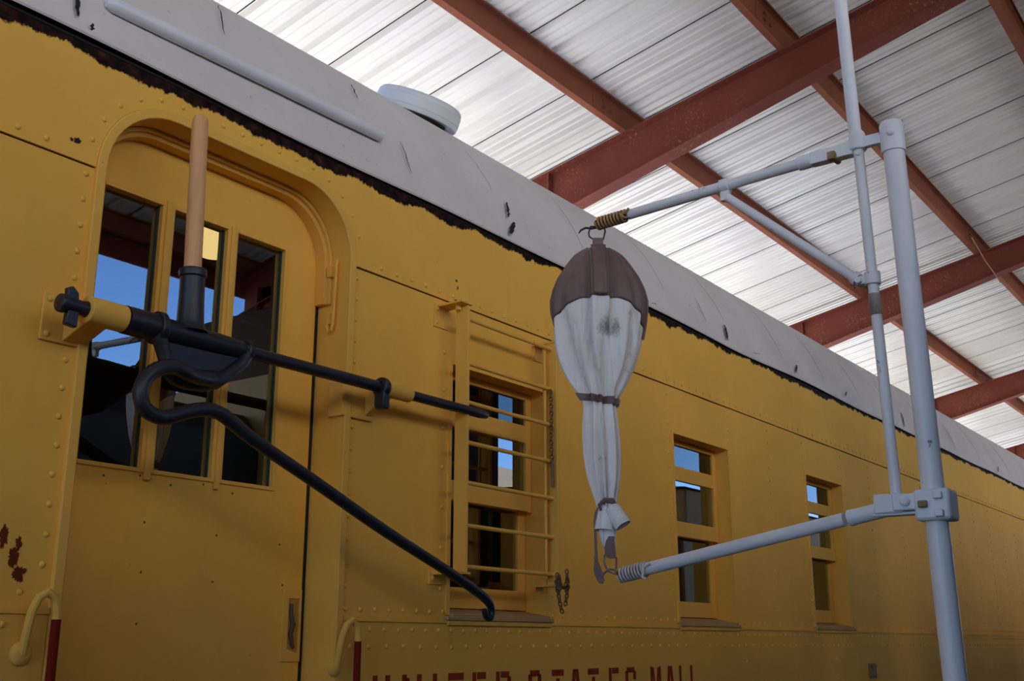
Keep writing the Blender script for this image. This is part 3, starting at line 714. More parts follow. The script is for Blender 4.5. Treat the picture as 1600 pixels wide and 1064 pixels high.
# lower arm
la = lambda y: (CX, y, 2.108 + (y+1.114)*(-.1765))
mb = MB(); mb.tube([la(-1.118),la(-1.40),la(-1.725)], .0185, 20)
mb.lathe(la(-1.735), Vector(la(-1.8))-Vector(la(-1.7)), [(.0185,0),(.0215,.003),(.0220,.014),(.0205,.022),(.0205,.095),(.016,.100)], 22)
lo_arm = obj('lower_arm', mb, M_CRANE, crane)
mb = MB(); mb.tube([la(-1.03),la(-1.125)], .0150, 14); cr_ = obj('arm_core', mb, M_RUST, lo_arm); cr_['label'] = 'rusty core inside the lower coil'
coil(la(-1.036), la(-1.127), .0200, 9, .0036, M_SPRING_W, lo_arm, [[(0,0,0),(-.004,-.010,.008),(.0,-.022,.012)],[(0,0,0),(-.020,-.006,-.026),(-.022,-.020,-.032)]])
mb = MB(); mb.box(CX-.024,CX+.020,-1.885,-1.812,2.222,2.272); mb.box(CX-.032,CX+.022,-1.925,-1.862,2.226,2.268); mb.box(CX-.018,CX+.018,-1.93,-1.80,2.216,2.224)
lb = obj('rod_bracket', mb, M_CRANE, crane, bevel=.004)
mb = MB(); mb.lathe((CX-.032,-1.895,2.248),(-1,-.15,0),[(.0135,0),(.0135,.006),(.010,.010),(.008,.011)],14); obj('bracket_bolt', mb, M_CRANE, lb)
mb = MB(); ym = my(2.235); mb.prism_xz([(CX-.045,2.196),(CX+.040,2.196),(CX+.040,2.274),(CX-.045,2.274)], ym-.048, ym+.040)
mk = obj('mast_clamp', mb, M_CRANE, crane, bevel=.008)
for (dy, z, mt) in ((-.022,2.256,M_CRANE),(.016,2.236,M_RUSTBOLT),(-.022,2.212,M_CRANE)):
    mb = MB(); mb.box(CX-.058,CX-.045,ym+dy-.011,ym+dy+.011,z-.009,z+.009); obj('clamp_bolt', mb, mt, mk, bevel=.003)

# ------------------------------------------------------------------ MAIL POUCH
pouch = thing('mail_pouch', (CX,-1.0,2.10), 'white canvas mail pouch with brown leather top hanging between the crane arms', 'mail bag')
WX = Vector((.588,-.809,0)); DP = Vector((.809,.588,0))       # wide direction, thin direction (away from the viewer)
K = .00205
def zz(py): return 3.215 - (py-352)*K
def ax(z): t = (3.215-z)/1.1; return Vector((CX, -.985 - .012*t + .012*math.sin(PI*t), z))
PR = [(390,9),(394,18),(399,26),(404,33),(413,41),(424,48.5),(440,59),(460,67.5),(478,72),(495,71.5),(512,68.5),(528,64.5),(545,60.5),(562,55.5),(580,49),(598,41),(615,33),(628,26),(637,22),(646,20),(660,20.5),(680,21.5),(700,22),(720,22),(740,21),(760,19),(775,16),(790,12.5),(800,11)]
def half(py):
    for (a, ra), (b, rb) in zip(PR, PR[1:]):
        if a <= py <= b:
            t = (py-a)/(b-a); return (ra+(rb-ra)*t)*K
    return PR[-1][1]*K
def cen(py):    # sideways drift of the centre line, metres along WX
    return (0 if py < 420 else (py-420)*.006)*K
def bag_point(py, th, off=0.0):
    r = half(py); z = zz(py); flat = .62 if py < 600 else .62 + .28*min(1,(py-600)/60)
    c, s = math.cos(th), math.sin(th)                      # th=0 -> +WX, th=-90deg -> towards the viewer
    t = min(1, max(0, (py-500)/110)); t2 = min(1, max(0, (py-640)/40))
    amp = .04 + .38*t + .08*t2
    fold = amp*(.55*math.sin(11*th+.7) + .35*math.sin(17*th+2.1+py*.004) + .35*math.sin(7*th-1+py*.006))
    q = 1 + fold
    # centre pleat towards the viewer: two ridges with a groove on both sides
    d = (th + PI/2 + PI) % (2*PI) - PI
    wpl = d*r/.022
    q += (.17 if py < 640 else .09)*(math.exp(-(abs(wpl)-1.0)**2*6) - .9*math.exp(-(abs(wpl)-1.75)**2*6)) * min(1, r/.06)
    p = ax(z) + WX*(c*(r*q+off) + cen(py)) + DP*(s*(r*q*flat+off)); return p
NT = 120
def th_k(k): return 2*PI*k/NT - PI
def cut(th):      # lower edge of the leather
    d = abs((th + PI/2 + PI) % (2*PI) - PI)
    if d > PI/2: d = PI - d
    return 484 + 40*min(1, d/1.45)**2.2
mb = MB(); rows = []
ys = [432 + (800-432)*k/92 for k in range(93)]
rows = [[bag_point(py, th_k(k)) for k in range(NT)] for py in ys]
mb.loft(rows, caps=True); obj('canvas_body', mb, M_CANVAS, pouch, smooth=180)
mb = MB(); rows = []
for j in range(31):
    t = j/30; rows.append([bag_point(390 + (cut(th_k(k))-390)*t, th_k(k), .0035) for k in range(NT)])
mb.loft(rows, caps=True); lt = obj('leather_top', mb, M_LEATHER, pouch, smooth=180)
for sgn in (0, PI):      # piped side seams
    mb = MB(); mb.tube([bag_point(392+ (540-392)*k/24, sgn, .005) for k in range(25)], .0055, 8); obj('piping', mb, M_LEATHER, lt)
mb = MB()                # sewn centre strip
mb.loft([[bag_point(388+(cut(-PI/2)-390)*k/24, -PI/2 + s_*.017/max(half(388+(cut(-PI/2)-390)*k/24 if k else 390),.02), .011) for s_ in (-1,-.5,0,.5,1)] for k in range(25)], closed=False)
o = obj('centre_strip', mb, M_LEATHER, lt); so = o.modifiers.new('thick','SOLIDIFY'); so.thickness = .003
# hanging loop and wire shackle
mb = MB(); a = ax(zz(372))
pts = [ax(zz(376))+WX*(-.016), ax(zz(376))+WX*.016]
mb.loft([[ax(zz(p_))+WX*(s_*.0175)+DP*(dd) for s_, dd in ((-1,-.004),(1,-.004),(1,.004),(-1,.004))] for p_ in (400,392,384,374)])
obj('hanging_strap', mb, M_LEATHER, pouch, bevel=.002)
mb = MB(); sh = [(-.016,376),(-.027,372),(-.030,366),(-.024,355),(.018,355),(.024,362),(.018,376)]
mb.tube([ax(zz(p_))+WX*s_ for s_, p_ in sh], .0030, 8, closed=True); 
mb.tube([ax(zz(356))+WX*(-.004), ax(zz(358))+WX*(-.022), ax(zz(357))+WX*(-.040), ax(zz(361))+WX*(-.055), ax(zz(366))+WX*(-.062)], [.005,.0045,.004,.0035,.0025], 8)
obj('wire_shackle', mb, simple('dark_wire', (.045,.035,.032), .5), pouch)
# waist strap with buckle
mb = MB()
def strap_ring(py, off): return [bag_point(py + 5*math.cos(th_k(k)+.4), th_k(k), off) for k in range(NT)]
mb.loft([strap_ring(631,.002), strap_ring(631,.007), strap_ring(642,.007), strap_ring(642,.002), strap_ring(631,.002)], caps=False)
st = obj('waist_strap', mb, M_LEATHER, pouch, smooth=60)
mb = MB(); q = bag_point(637,-.35,.008)
mb.tube([q+WX*(-.008)+Vector((0,0,.014)), q+WX*.008+Vector((0,0,.014)), q+WX*.008-Vector((0,0,.014)), q+WX*(-.008)-Vector((0,0,.014))], .0022, 6, closed=True)
mb.tube([q+WX*.0+Vector((0,0,.013)), q-Vector((0,0,.013))], .0018, 6)
obj('buckle', mb, simple('dull_buckle_metal', (.42,.40,.40), .4, metal=.6), st)
mb = MB(); q = bag_point(632, -PI+.2, .006); mb.tube([q+WX*.02+Vector((0,0,.002)), q+WX*(-.006)+Vector((0,0,.0)), q+WX*(-.012)-Vector((0,0,.006))], [.009,.007,.003], 8, squash=.4); obj('strap_end', mb, M_LEATHER, st)
# rolled neck below
PC = lambda px, py, d=0: ax(zz(py)) + WX*((px-(960 if py > 780 else 957))*K + .004) + DP*d
mb = MB(); n = 28
def scroll(p0, p1, r0, r1, sq=.75):
    p0, p1 = Vector(p0), Vector(p1); t = (p1-p0).normalized(); u = (WX - t*WX.dot(t)).normalized(); w = t.cross(u); rings = []
    prof_ = [(p0,r0*.25),(p0,r0*.8),(p0.lerp(p1,.04),r0),(p0.lerp(p1,.5),(r0+r1)*.5),(p1,r1),(p1,r1*.86),(p0.lerp(p1,.9),r1*.80),(p0.lerp(p1,.9),r1*.62),(p1-t*.001,r1*.58),(p1-t*.001,r1*.46),(p0.lerp(p1,.88),r1*.40),(p0.lerp(p1,.88),r1*.05)]
    for c_, r_ in prof_: rings.append([c_ + (u*math.cos(2*PI*k/n) + w*math.sin(2*PI*k/n)*sq)*r_*(1+.05*math.sin(3*2*PI*k/n+r_*90)) for k in range(n)])
    mb.loft(rings)
scroll(PC(958,797,-.006), PC(954,833,-.010), .021, .030)
scroll(PC(966,799,-.016), PC(982,827,-.030), .024, .026, .9)
mb.loft([[ax(zz(p_)) + WX*(.002 + cx_*K + math.cos(2*PI*k/20)*w_*K) + DP*(math.sin(2*PI*k/20)*w_*K*.55) for k in range(20)] for p_, cx_, w_ in ((825,0,13),(838,0,12.5),(850,1,11),(862,3,8),(868,3,5))])
obj('rolled_neck', mb, M_CANVAS, pouch, smooth=50)
mb = MB(); mb.loft([[ax(zz(p_)) + WX*(.004 + cx_*K + s_*w_*K) + DP*(-.016+dd) for s_, dd in ((-1,-.002),(1,-.002),(1,.003),(-1,.003))] for p_, cx_, w_ in ((842,4,4),(848,2,6),(858,1,8),(870,1,8),(874,4,5))])
obj('neck_strap', mb, M_LEATHER, pouch, bevel=.001); mb = MB()
mb.tube([PC(951,805,-.02),PC(949,797,-.024),PC(957,790,-.028),PC(968,791,-.028),PC(973,797,-.024)], [.006,.009,.012,.011,.006], 10, squash=.6)
obj('neck_strap', mb, M_LEATHER, pouch, bevel=.001)
mb = MB(); mb.tube([PC(953,868),PC(952,880),PC(956,891),PC(966,896),PC(969,886),PC(970,872)], .0030, 8); obj('wire_loop', mb, simple('grey_wire', (.20,.18,.17), .5, metal=.4), pouch)
mb = MB(); path = [(951,798,3),(945,806,3),(942,818,2.5),(941,840,2),(940.5,862,2),(940,878,3),(941,888,5.5),(943,897,6.5),(945,905,5.5),(946,910,3)]
mb.loft([[PC(px+s_*w_,py,-.01+dd) for s_, dd in ((-1,-.0012),(1,-.0012),(1,.0012),(-1,.0012))] for px, py, w_ in path]); obj('loose_strap', mb, M_LEATHER, pouch)
mb = MB(); mb.tube([PC(946,900,-.008),PC(953,893,-.004),PC(960,889,0),PC(966,890,0)], [.004,.0035,.003,.003], 8); obj('tie_cord', mb, M_LEATHER, pouch)

# ------------------------------------------------------------------ SHED
SL = .208; YR = -1.75; Z0 = 7.2            # purlin seat plane z = Z0 - SL*y on the near-far slope; ridge at YR
def zs(y): return Z0 - SL*y if y > YR else Z0 - SL*(2*YR - y)
CXA, CXB = -12.0, 46.0
PD = .205                                  # purlin depth
# ribbed ceiling sheets, one per slope
def sheet(ya, yb):
    mb = MB(); pr = []; x = CXA; per = 1.0/3
    k = 0
    while x < CXB:
        pr += [(x-.050,0),(x-.024,.040),(x+.024,.040),(x+.050,0)]
        for m_ in (.11,.222):
            pr += [(x+m_-.020,0),(x+m_-.010,.011),(x+m_+.010,.011),(x+m_+.020,0)]
        x += per; k += 1
    n = len(pr)
    mb.add([(px, ya, zs(ya)+PD+.004+h) for px, h in pr] + [(px, yb, zs(yb)+PD+.004+h) for px, h in pr], [(i, i+1, n+i+1, n+i) for i in range(n-1)])
    return mb
o = tag(obj('ceiling', sheet(YR, 4.05), M_CEIL, smooth=20, recalc=False), 'white corrugated metal roof sheets above the mail car', 'ceiling', kind='structure')
o = tag(obj('ceiling', sheet(-7.65, YR), M_CEIL, smooth=20, recalc=False), 'white corrugated metal roof sheets on the far slope of the shed', 'ceiling', kind='structure')
# sheet laps: thin dark joints every metre, lying under the sheet
for i, (ya, yb) in enumerate(((YR, 4.0), (-7.6, YR))):
    mb = MB(); x = -11.03
    while x < CXB - 1:
        mb.add([(x-.0045,ya,zs(ya)+PD),(x+.0045,ya,zs(ya)+PD),(x+.0045,yb,zs(yb)+PD),(x-.0045,yb,zs(yb)+PD)], [(0,1,2,3)])
        mb.add([(x-.006,ya,zs(ya)+PD+.003),(x+.006,ya,zs(ya)+PD+.003),(x+.006,yb,zs(yb)+PD+.003),(x-.006,yb,zs(yb)+PD+.003)], [(0,3,2,1)])
        x += 1.0
    tag(obj('trim_%d' % (i+1), mb, M_DARK), 'dark lap joints between the roof sheets', 'trim', kind='structure')
# purlins: Z sections
PX = [CXA+.4, CXB-.2]; RXS = [8.68, 15.42, 22.18, 28.9, 35.6, 1.95, -4.8]
def purlin(flip=1):
    mb = MB(); f = .056; t = .004; L0, L1 = PX
    c, s = 1, -SL*flip
    def P(y, z): return (y, z + s*y)
    prof_ = [P(f*flip,.014),P(f*flip,0),P(0,0),P(0,PD),P(-f*flip,PD),P(-f*flip,PD-.014),P(-(f-t)*flip,PD-.014),P(-(f-t)*flip,PD-t),P(-t*flip,PD-t),P(-t*flip,-t*0+0.0-0)]
    prof_ = [P(f*flip,.016),P(f*flip,0),P(-t*flip,0),P(-t*flip,PD-t),P(-f*flip,PD-t),P(-f*flip,PD-.016),P(-(f+t)*flip,PD-.016),P(-(f+t)*flip,PD),P(0,PD),P(0,t),P((f-t)*flip,t),P((f-t)*flip,.016)]
    mb.prism_yz(prof_, L0, L1)
    for rx in RXS:                       # splice bolts on the web beside each rafter
        for hx, hz in ((-.42,.075),(-.42,.135),(-.30,.075),(.46,.075),(.46,.135)):
            mb.box(rx+hx-.014, rx+hx+.014, -t*flip-.022 if flip > 0 else t, -t if flip > 0 else t+.022, hz-.014, hz+.014)
        mb.box(rx-.60, rx-.595, -t*flip-.004 if flip > 0 else t, -t if flip > 0 else t+.004, .01, PD-.02)
    return mb
pys = [2.195, .54, -1.10]
names = ['red oxide roof purlin lowest on the slope, behind the near rafter', 'red oxide roof purlin second from the low eave', 'red oxide roof purlin nearest the ridge, top right corner']
pro = None
for y, lb_ in zip(pys, names):
    if pro is None:
        pro = obj('purlin', purlin(1), M_STEEL2, origin=(0,0,0), smooth=20); pro.location = (0, y, zs(y)+.001); o = pro
    else:
        o = pro.copy(); COL.objects.link(o); o.location = (0, y, zs(y)+.001)
    tag(o, lb_, 'beam', 'roof purlins over the mail car', 'structure')
o = pro.copy(); COL.objects.link(o); o.location = (0, 3.88, zs(3.88)+.001); tag(o, 'eave strut purlin hidden beyond the mail car roof', 'beam', kind='structure')
pro2 = obj('purlin', purlin(-1), M_STEEL2, origin=(0,0,0), smooth=20)
for k, y in enumerate((-2.75, -4.39, -6.03, -7.45)):
    o = pro2 if k == 0 else pro2.copy()
    if k: COL.objects.link(o)
    o.location = (0, y, zs(y)+.001)
    tag(o, 'red oxide purlin of the far roof slope reflected in the door glass', 'beam', 'roof purlins of the far slope', 'structure')
# lap bolts and slotted holes near the first rafter
# rafters: tapered I-beams, two halves meeting at the ridge
RX = [8.68, 15.42, 22.18, 28.9, 35.6, 1.95, -4.8]
RW = .18
def rafter_mesh():
    mb = MB(); tf = .014
    def half(ya, yb, sg):
        # stations from eave to ridge
        st = []
        for k in range(7):
            y = ya + (yb-ya)*k/6; ty = y if sg > 0 else 2*YR - y
            d = max(.22, .366 + .045*ty); zt = zs(y); st.append((y, zt, zt-d))
        for (x0, x1, top, bot) in ((0,RW,lambda s: s[1], lambda s: s[1]-tf), (0,RW,lambda s: s[2]+tf, lambda s: s[2]), (RW/2-.005,RW/2+.005,lambda s: s[1]-tf, lambda s: s[2]+tf)):
            mb.loft([[(x0,s[0],bot(s)),(x1,s[0],bot(s)),(x1,s[0],top(s)),(x0,s[0],top(s))] for s in st])
    half(3.95, YR, 1); half(-7.45, YR, -1)
    return mb
def stiff_mesh():
    mb = MB()
    for y in (3.12, 2*YR-3.12):
        z1 = zs(y)-.014; z0 = z1 - .50
        mb.box(.004, RW-.004, y-.007, y+.007, z0+.016, z1)
    return mb
rl = ['red oxide rafter beam nearest the camera, crossing behind the upper crane arm', 'second red oxide rafter beam, crossing behind the white mast', 'third red oxide rafter beam, short piece at the right edge', 'farthest red oxide rafter beam in view, above the far end of the car roof']
rp_ = None
for k, x in enumerate(RX):
    if rp_ is None:
        rp_ = bpy.data.objects.new('rafter', None); COL.objects.link(rp_); rp_.location = (x, 0, 0); r = rp_
        bm_ = MB(); bm_.v = [(v[0]+x, v[1], v[2]) for v in rafter_mesh().v]; bm_.f = rafter_mesh().f; obj('beam_web', bm_, M_STEEL, r, smooth=20)
        sm_ = stiff_mesh(); sm_.v = [(v[0]+x, v[1], v[2]) for v in sm_.v]; obj('stiffener_plate', sm_, M_STEEL, r)
    else: r = dup(rp_, (x, 0, 0))
    tag(r, rl[k] if k < 4 else ('red oxide rafter beam far down the shed' if k == 4 else ('red oxide rafter beam straight over the car door' if k == 5 else 'red oxide rafter beam behind the left end of the view')), 'beam', 'shed rafters', 'structure')
# columns
cp = None
for k, x in enumerate(RX):
    for y, w in ((3.30, 0), (-7.0, 1)):
        if cp is None:
            mb = MB(); zt = zs(3.3)-.36
            mb.box(x, x+RW, 3.16, 3.174, 0, zt); mb.box(x, x+RW, 3.426, 3.44, 0, zt); mb.box(x+RW/2-.005, x+RW/2+.005, 3.174, 3.426, 0, zt)
            cp = obj('steel_column', mb, M_STEEL, origin=(x, 3.30, 0)); c_ = cp
        else: c_ = cp.copy(); COL.objects.link(c_); c_.location = (x, y, 0)
        tag(c_, 'red oxide steel column on the open side opposite the car' if w else 'red oxide steel column hidden behind the mail car', 'column', 'open side columns' if w else 'columns behind the car', 'structure')
# eave fascia along the open side
mb = MB(); mb.box(CXA, CXB, -7.60, -7.56, 6.12, zs(-7.6)+.22); tag(obj('trim_3', mb, M_STEEL), 'brown eave fascia along the open side of the shed', 'trim', kind='structure')
mb = MB(); mb.box(CXA, CXB, 4.0, 4.03, 6.15, zs(4.0)+.22); tag(obj('trim_4', mb, M_STEEL), 'brown eave fascia beyond the mail car', 'trim', kind='structure')
# straw cord snagged on the second purlin
mb = MB(); mb.tube([(14.55,.41,7.02),(14.53,.36,6.90),(14.50,.27,6.66),(14.5,.17,6.45),(14.5,.12,6.33)], .006, 6)
tag(obj('dangling_cord', mb, M_STRAW), 'thin straw cord hanging from the purlin in front of the second rafter', 'cord')

# ------------------------------------------------------------------ GROUND, TRACKS
G = 140
M_CINDER = simple('dark_cinder_ballast', (.085,.078,.07), .95, .3, 12)
mb = MB(); mb.add([(-G,-G,0),(G,-G,0),(G,-20,0),(-G,-20,0)], [(0,1,2,3)])
tag(obj('ground', mb, simple('tan_ground', (.52,.46,.38), .95)), 'pale sunlit ground far behind the photographer', 'ground', kind='structure')
mb = MB(); mb.add([(-G,-20,0),(G,-20,0),(G,-8.2,0),(-G,-8.2,0)], [(0,1,2,3)])
tag(obj('ground', mb, simple('brown_dirt', (.20,.165,.125), .95)), 'brown dirt strip behind the photographer, beyond the locomotive', 'ground', kind='structure')
mb = MB(); mb.add([(-G,-8.2,0),(G,-8.2,0),(G,3.2,0),(-G,3.2,0)], [(0,1,2,3)])
tag(obj('ground', mb, M_CINDER), 'dark cinder ballast under the shed', 'ground', kind='structure')
mb = MB(); mb.add([(-G,3.2,0),(G,3.2,0),(G,9.0,0),(-G,9.0,0)], [(0,1,2,3)])  # unseen strip, width and paleness shaped to bounce sunlight onto the ceiling
tag(obj('ground', mb, M_GROUND), 'pale sunlit ground strip beyond the mail car, shaped to light the ceiling', 'ground', kind='structure')
mb = MB(); mb.add([(-G,9.0,0),(G,9.0,0),(G,G,0),(-G,G,0)], [(0,1,2,3)])  # unseen ground past the strip, toned dark to narrow the bounce
tag(obj('ground', mb, bpy.data.materials['brown_dirt']), 'brown ground far beyond the mail car, kept dark to narrow the bounced light', 'ground', kind='structure')
def track(yc, lab):
    t = thing('railway_track', (10, yc, 0), lab, 'track', kind='structure')
    for y in (yc-.7525, yc+.7175):
        mb = MB(); mb.box(-12,40,y-.0,y+.035,.09,.125); mb.box(-12,40,y+.01,y+.025,.02,.09); mb.box(-12,40,y-.05,y+.085,.0,.02); obj('rail', mb, M_RAIL, t)
    mb = MB(); x = -12
    while x < 40: mb.box(x, x+.2, yc-1.25, yc+1.25, -.08, .012); x += .6
    obj('sleepers', mb, M_TIE, t)
track(1.45, 'railway track under the yellow mail car'); track(-5.2, 'railway track under the locomotive opposite')

# ------------------------------------------------------------------ WHAT STANDS OPPOSITE (seen in the glass, or added to block light)
M_LOCO = simple('loco_dark_paint', (.035,.035,.030), .5); M_CAB = simple('loco_tan_paint', (.42,.25,.07), .5)
OY = -5.2
lo = thing('locomotive', (2, OY, 0), 'dark hooded locomotive with tan cab reflected in the door glass', 'locomotive')
mb = MB(); mb.prism_yz([(OY-.85,1.5),(OY-.85,3.65),(OY-.65,3.86),(OY+.65,3.86),(OY+.85,3.65),(OY+.85,1.5)], -6, 6.45); obj('hood', mb, M_LOCO, lo, bevel=.03)
mb = MB(); mb.box(-6.5,7.2,OY-1.45,OY+1.45,1.2,1.5); mb.box(-6,7.0,OY-1.0,OY+1.0,.6,1.2); obj('frame', mb, M_LOCO, lo)
mb = MB()
cp_ = [(OY-1.45,1.5),(OY-1.45,3.75)] + [(OY-1.45+.45-.45*math.cos(a),3.75+.45*math.sin(a)) for a in [PI/2*k/6 for k in range(1,7)]] + [(OY+1.45-.45+.45*math.sin(a),3.75+.45*math.cos(a)) for a in [PI/2*k/6 for k in range(0,7)]] + [(OY+1.45,1.5)]
mb.prism_yz(cp_, 6.45, 7.2); cabo = obj('cab', mb, M_CAB, lo)
for (xa, xb) in ((6.52,6.80),(6.86,7.12)):
    mb = MB(); mb.box(xa,xb,OY+1.45,OY+1.47,2.5,3.2); obj('cab_window', mb, simple('dark_window', (.02,.025,.03), .1), cabo)
for x in (-5,-3.4,-1.8,3.2,4.8,6.4):
    mb = MB(); mb.tube([(x,OY-1,.595),(x,OY+1,.595)], .08, 12)
    for y in (OY-.78, OY+.66): mb.lathe((x,y,.595),(0,1,0),[(.08,0),(.46,0),(.46,.12),(.08,.12)],30)
    obj('wheelset', mb, M_RAIL, lo)
hp_ = thing('hopper_shade_block', (7.2, OY, 0), 'tall dark brown block shaped as a hopper car, added opposite to shade the car side', 'railway car')  # added light blocker in hopper form, shades the right of the car side
M_BLOCKER = simple('dark_brown_blocker', (.055,.028,.018), .7, spec=.2)
mb = MB(); mb.prism_yz([(OY-1.5,1.3),(OY-1.5,4.9),(OY-1.2,5.25),(OY+1.2,5.25),(OY+1.5,4.9),(OY+1.5,1.3)], 7.35, 8.8); hb = obj('tall_block_body', mb, M_BLOCKER, hp_, bevel=.03)
for x in (7.4,7.85,8.3,8.7):
    mb = MB(); mb.box(x,x+.07,OY+1.5,OY+1.57,1.3,4.9); obj('side_rib', mb, M_BLOCKER, hb)
mb = MB(); mb.box(7.4,8.7,OY-1.0,OY+1.0,.6,1.3); obj('underframe', mb, M_UNDER, hp_)
for x in (7.85,8.35):
    mb = MB(); mb.tube([(x,OY-1,.555),(x,OY+1,.555)], .08, 12)
    for y in (OY-.78, OY+.66): mb.lathe((x,y,.555),(0,1,0),[(.08,0),(.43,0),(.43,.12),(.08,.12)],30)
    obj('wheelset', mb, M_RAIL, hp_)
gd = thing('gondola_shade_block', (11, OY, 0), 'low dark block shaped as a gondola, added before the tan boxcar to shade the car side', 'railway car')  # added low blocker, closes the gap that lets light onto the car side
mb = MB(); mb.box(9.15,12.75,OY-1.45,OY+1.45,1.1,3.45); obj('low_block_body', mb, M_BLOCKER, gd, bevel=.02)
mb = MB(); mb.box(9.3,12.6,OY-1.0,OY+1.0,.6,1.1); obj('underframe', mb, M_UNDER, gd)
for x in (9.8,12.1):
    mb = MB(); mb.tube([(x,OY-1,.555),(x,OY+1,.555)], .08, 12)
    for y in (OY-.78, OY+.66): mb.lathe((x,y,.555),(0,1,0),[(.08,0),(.43,0),(.43,.12),(.08,.12)],30)
    obj('wheelset', mb, M_RAIL, gd)
OY = -5.2
bx = thing('boxcar', (19.5, OY, 0), 'tan boxcar standing beyond the locomotive opposite', 'railway car')
mb = MB(); mb.box(13.0,26,OY-1.45,OY+1.45,1.1,3.86); obj('car_body', mb, M_CAB, bx, bevel=.03)
mb = MB(); mb.prism_yz([(OY-1.5,3.86),(OY,4.02),(OY+1.5,3.86)], 12.9, 26.1); obj('car_roof', mb, simple('grey_car_roof', (.30,.30,.31), .6), bx)
for x in (16, 20):
    mb = MB(); mb.box(x,x+1.8,OY+1.45,OY+1.50,1.3,3.4); obj('sliding_door', mb, simple('brown_boxcar_door', (.20,.10,.05), .6), bx)
for x in (14.2,16,22.8,24.6):
    mb = MB(); mb.tube([(x,OY-1,.555),(x,OY+1,.555)], .08, 12)
    for y in (OY-.78, OY+.66): mb.lathe((x,y,.555),(0,1,0),[(.08,0),(.43,0),(.43,.12),(.08,.12)],30)
    obj('wheelset', mb, M_RAIL, bx)
mb = MB(); mb.box(13.2,25.8,OY-1.0,OY+1.0,.8,1.1); obj('underframe', mb, M_UNDER, bx)
bd = thing('building', (40, -42, 0), 'distant white building with columns seen in the window glass', 'building')
M_WH = simple('white_stucco', (.72,.72,.70), .8)
mb = MB(); mb.box(15,75,-48,-42,0,12.4); obj('facade', mb, simple('grey_stucco', (.40,.42,.46), .8), bd)
mb = MB(); mb.box(14,76,-48.5,-38.5,11.2,12.6); obj('flat_roof', mb, simple('tan_parapet', (.45,.36,.24), .8), bd)
for k in range(24):
    mb = MB(); x = 16 + k*2.5; mb.box(x,x+.9,-39.6,-38.7,0,11.2); obj('pillar', mb, M_WH, bd)

bx2 = bpy.data.objects.new('boxcar', None); COL.objects.link(bx2); bx2.location = (33.3, OY, 0)  # unseen boxcar copy, added to cut light from the far end
for ch in list(bx.children):
    c_ = ch.copy(); COL.objects.link(c_); c_.parent = bx2
tag(bx2, 'second tan boxcar, an unseen copy added farther down the shed to block low light', 'railway car')
# ------------------------------------------------------------------ LIGHT
w = bpy.data.worlds.new('sky'); S.world = w; w.use_nodes = True; nt = w.node_tree
bg = nt.nodes['Background']; sk = nt.nodes.new('ShaderNodeTexSky'); sk.sky_type = 'NISHITA'; sk.sun_disc = False
SUN_EL, SUN_AZ = 60, 25      # degrees; azimuth measured from +y towards +x
sk.sun_elevation = rad(SUN_EL); sk.sun_rotation = rad(SUN_AZ); sk.altitude = 600; sk.air_density = 1.0; sk.dust_density = .15; sk.ozone_density = 2.0
def nd(t, **kw):
    n = nt.nodes.new(t)
    for k, v in kw.items(): setattr(n, k, v)
    return n
def wm(op, a, b, clamp=False):
    n = nd('ShaderNodeMath', operation=op, use_clamp=clamp)
    for i, x in enumerate((a, b)):
        if isinstance(x, (int, float)): n.inputs[i].default_value = x
        else: nt.links.new(x, n.inputs[i])
    return n.outputs[0]
def wramp(f, stops):
    r = nd('ShaderNodeValToRGB'); e = r.color_ramp.elements
    while len(e) < len(stops): e.new(.5)
    for k, (p, v) in enumerate(stops): e[k].position = p; e[k].color = (v, v, v, 1)
    nt.links.new(f, r.inputs[0]); return r.outputs[0]
tc = nd('ShaderNodeTexCoord'); sx = nd('ShaderNodeSeparateXYZ'); nt.links.new(tc.outputs['Generated'], sx.inputs[0])
mulc = nd('ShaderNodeMix', data_type='RGBA', blend_type='MULTIPLY'); mulc.inputs[0].default_value = 1; nt.links.new(sk.outputs[0], mulc.inputs[6]); mulc.inputs[7].default_value = (.34,.49,.70,1)
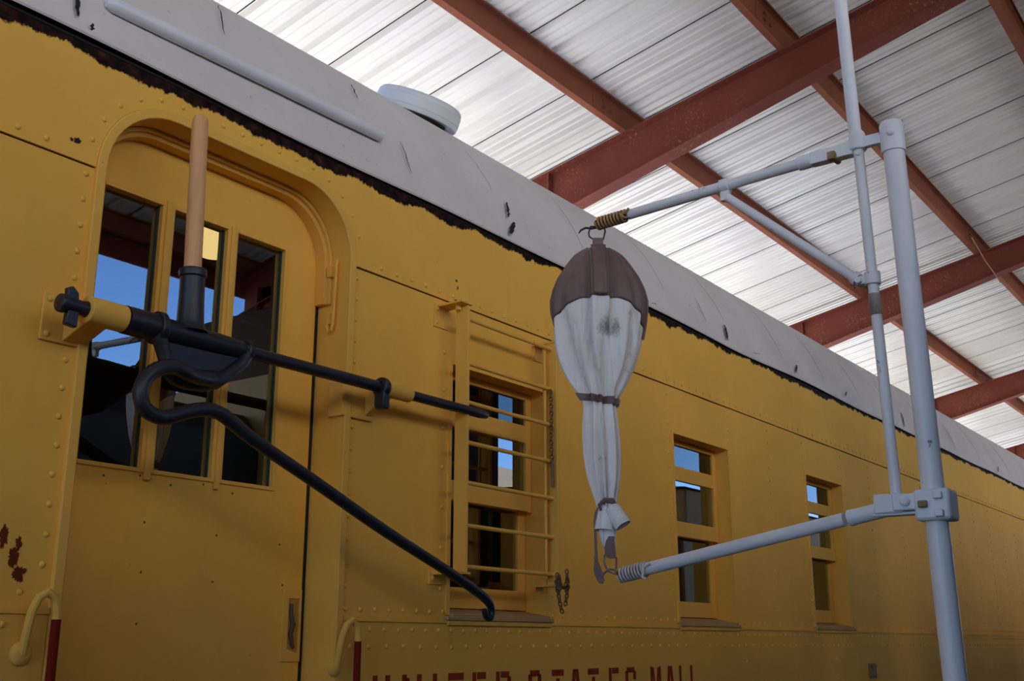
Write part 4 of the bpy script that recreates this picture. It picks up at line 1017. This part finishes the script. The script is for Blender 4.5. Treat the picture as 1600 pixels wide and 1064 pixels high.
# added bright cloud bank behind the photographer, out of view, lights the car side
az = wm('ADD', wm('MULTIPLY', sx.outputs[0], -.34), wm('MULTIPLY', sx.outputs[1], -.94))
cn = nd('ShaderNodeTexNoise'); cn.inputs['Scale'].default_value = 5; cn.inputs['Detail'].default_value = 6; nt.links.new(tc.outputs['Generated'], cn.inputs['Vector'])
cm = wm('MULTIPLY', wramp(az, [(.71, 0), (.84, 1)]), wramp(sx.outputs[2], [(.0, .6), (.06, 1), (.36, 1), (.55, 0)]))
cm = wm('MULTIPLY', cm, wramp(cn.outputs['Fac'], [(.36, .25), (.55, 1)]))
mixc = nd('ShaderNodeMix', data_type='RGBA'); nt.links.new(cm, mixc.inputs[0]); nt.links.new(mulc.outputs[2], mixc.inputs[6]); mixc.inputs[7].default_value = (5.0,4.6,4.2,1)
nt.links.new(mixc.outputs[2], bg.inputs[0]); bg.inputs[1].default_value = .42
sl = bpy.data.lights.new('sun', 'SUN'); sl.energy = 5.9; sl.angle = rad(.53); sl.color = (1,.965,.87)
so = bpy.data.objects.new('sun', sl); COL.objects.link(so)
dv = Vector((math.sin(rad(SUN_AZ))*math.cos(rad(SUN_EL)), math.cos(rad(SUN_AZ))*math.cos(rad(SUN_EL)), math.sin(rad(SUN_EL))))
so.rotation_euler = (-dv).to_track_quat('-Z', 'Y').to_euler(); so.location = dv*60

# ------------------------------------------------------------------ CAMERA
cam = bpy.data.cameras.new('camera'); cam.sensor_width = 36; cam.lens = 1732.2/1600*36; cam.clip_start = .05; cam.clip_end = 500
co = bpy.data.objects.new('camera', cam); COL.objects.link(co); S.camera = co
th, ya = .26679, .62919
fw = Vector((math.cos(ya)*math.cos(th), math.sin(ya)*math.cos(th), math.sin(th))); rt = Vector((math.sin(ya), -math.cos(ya), 0)); upv = rt.cross(fw)
co.matrix_world = Matrix(((rt.x,upv.x,-fw.x,0),(rt.y,upv.y,-fw.y,-2.75),(rt.z,upv.z,-fw.z,1.9),(0,0,0,1)))
S.view_settings.view_transform = 'Standard'; S.view_settings.look = 'None'; S.view_settings.exposure = 1.10; S.view_settings.gamma = 1; S.view_settings.use_curve_mapping = False
S.cycles.max_bounces = 10; S.cycles.diffuse_bounces = 6; S.cycles.sample_clamp_indirect = 6; S.cycles.use_denoising = True
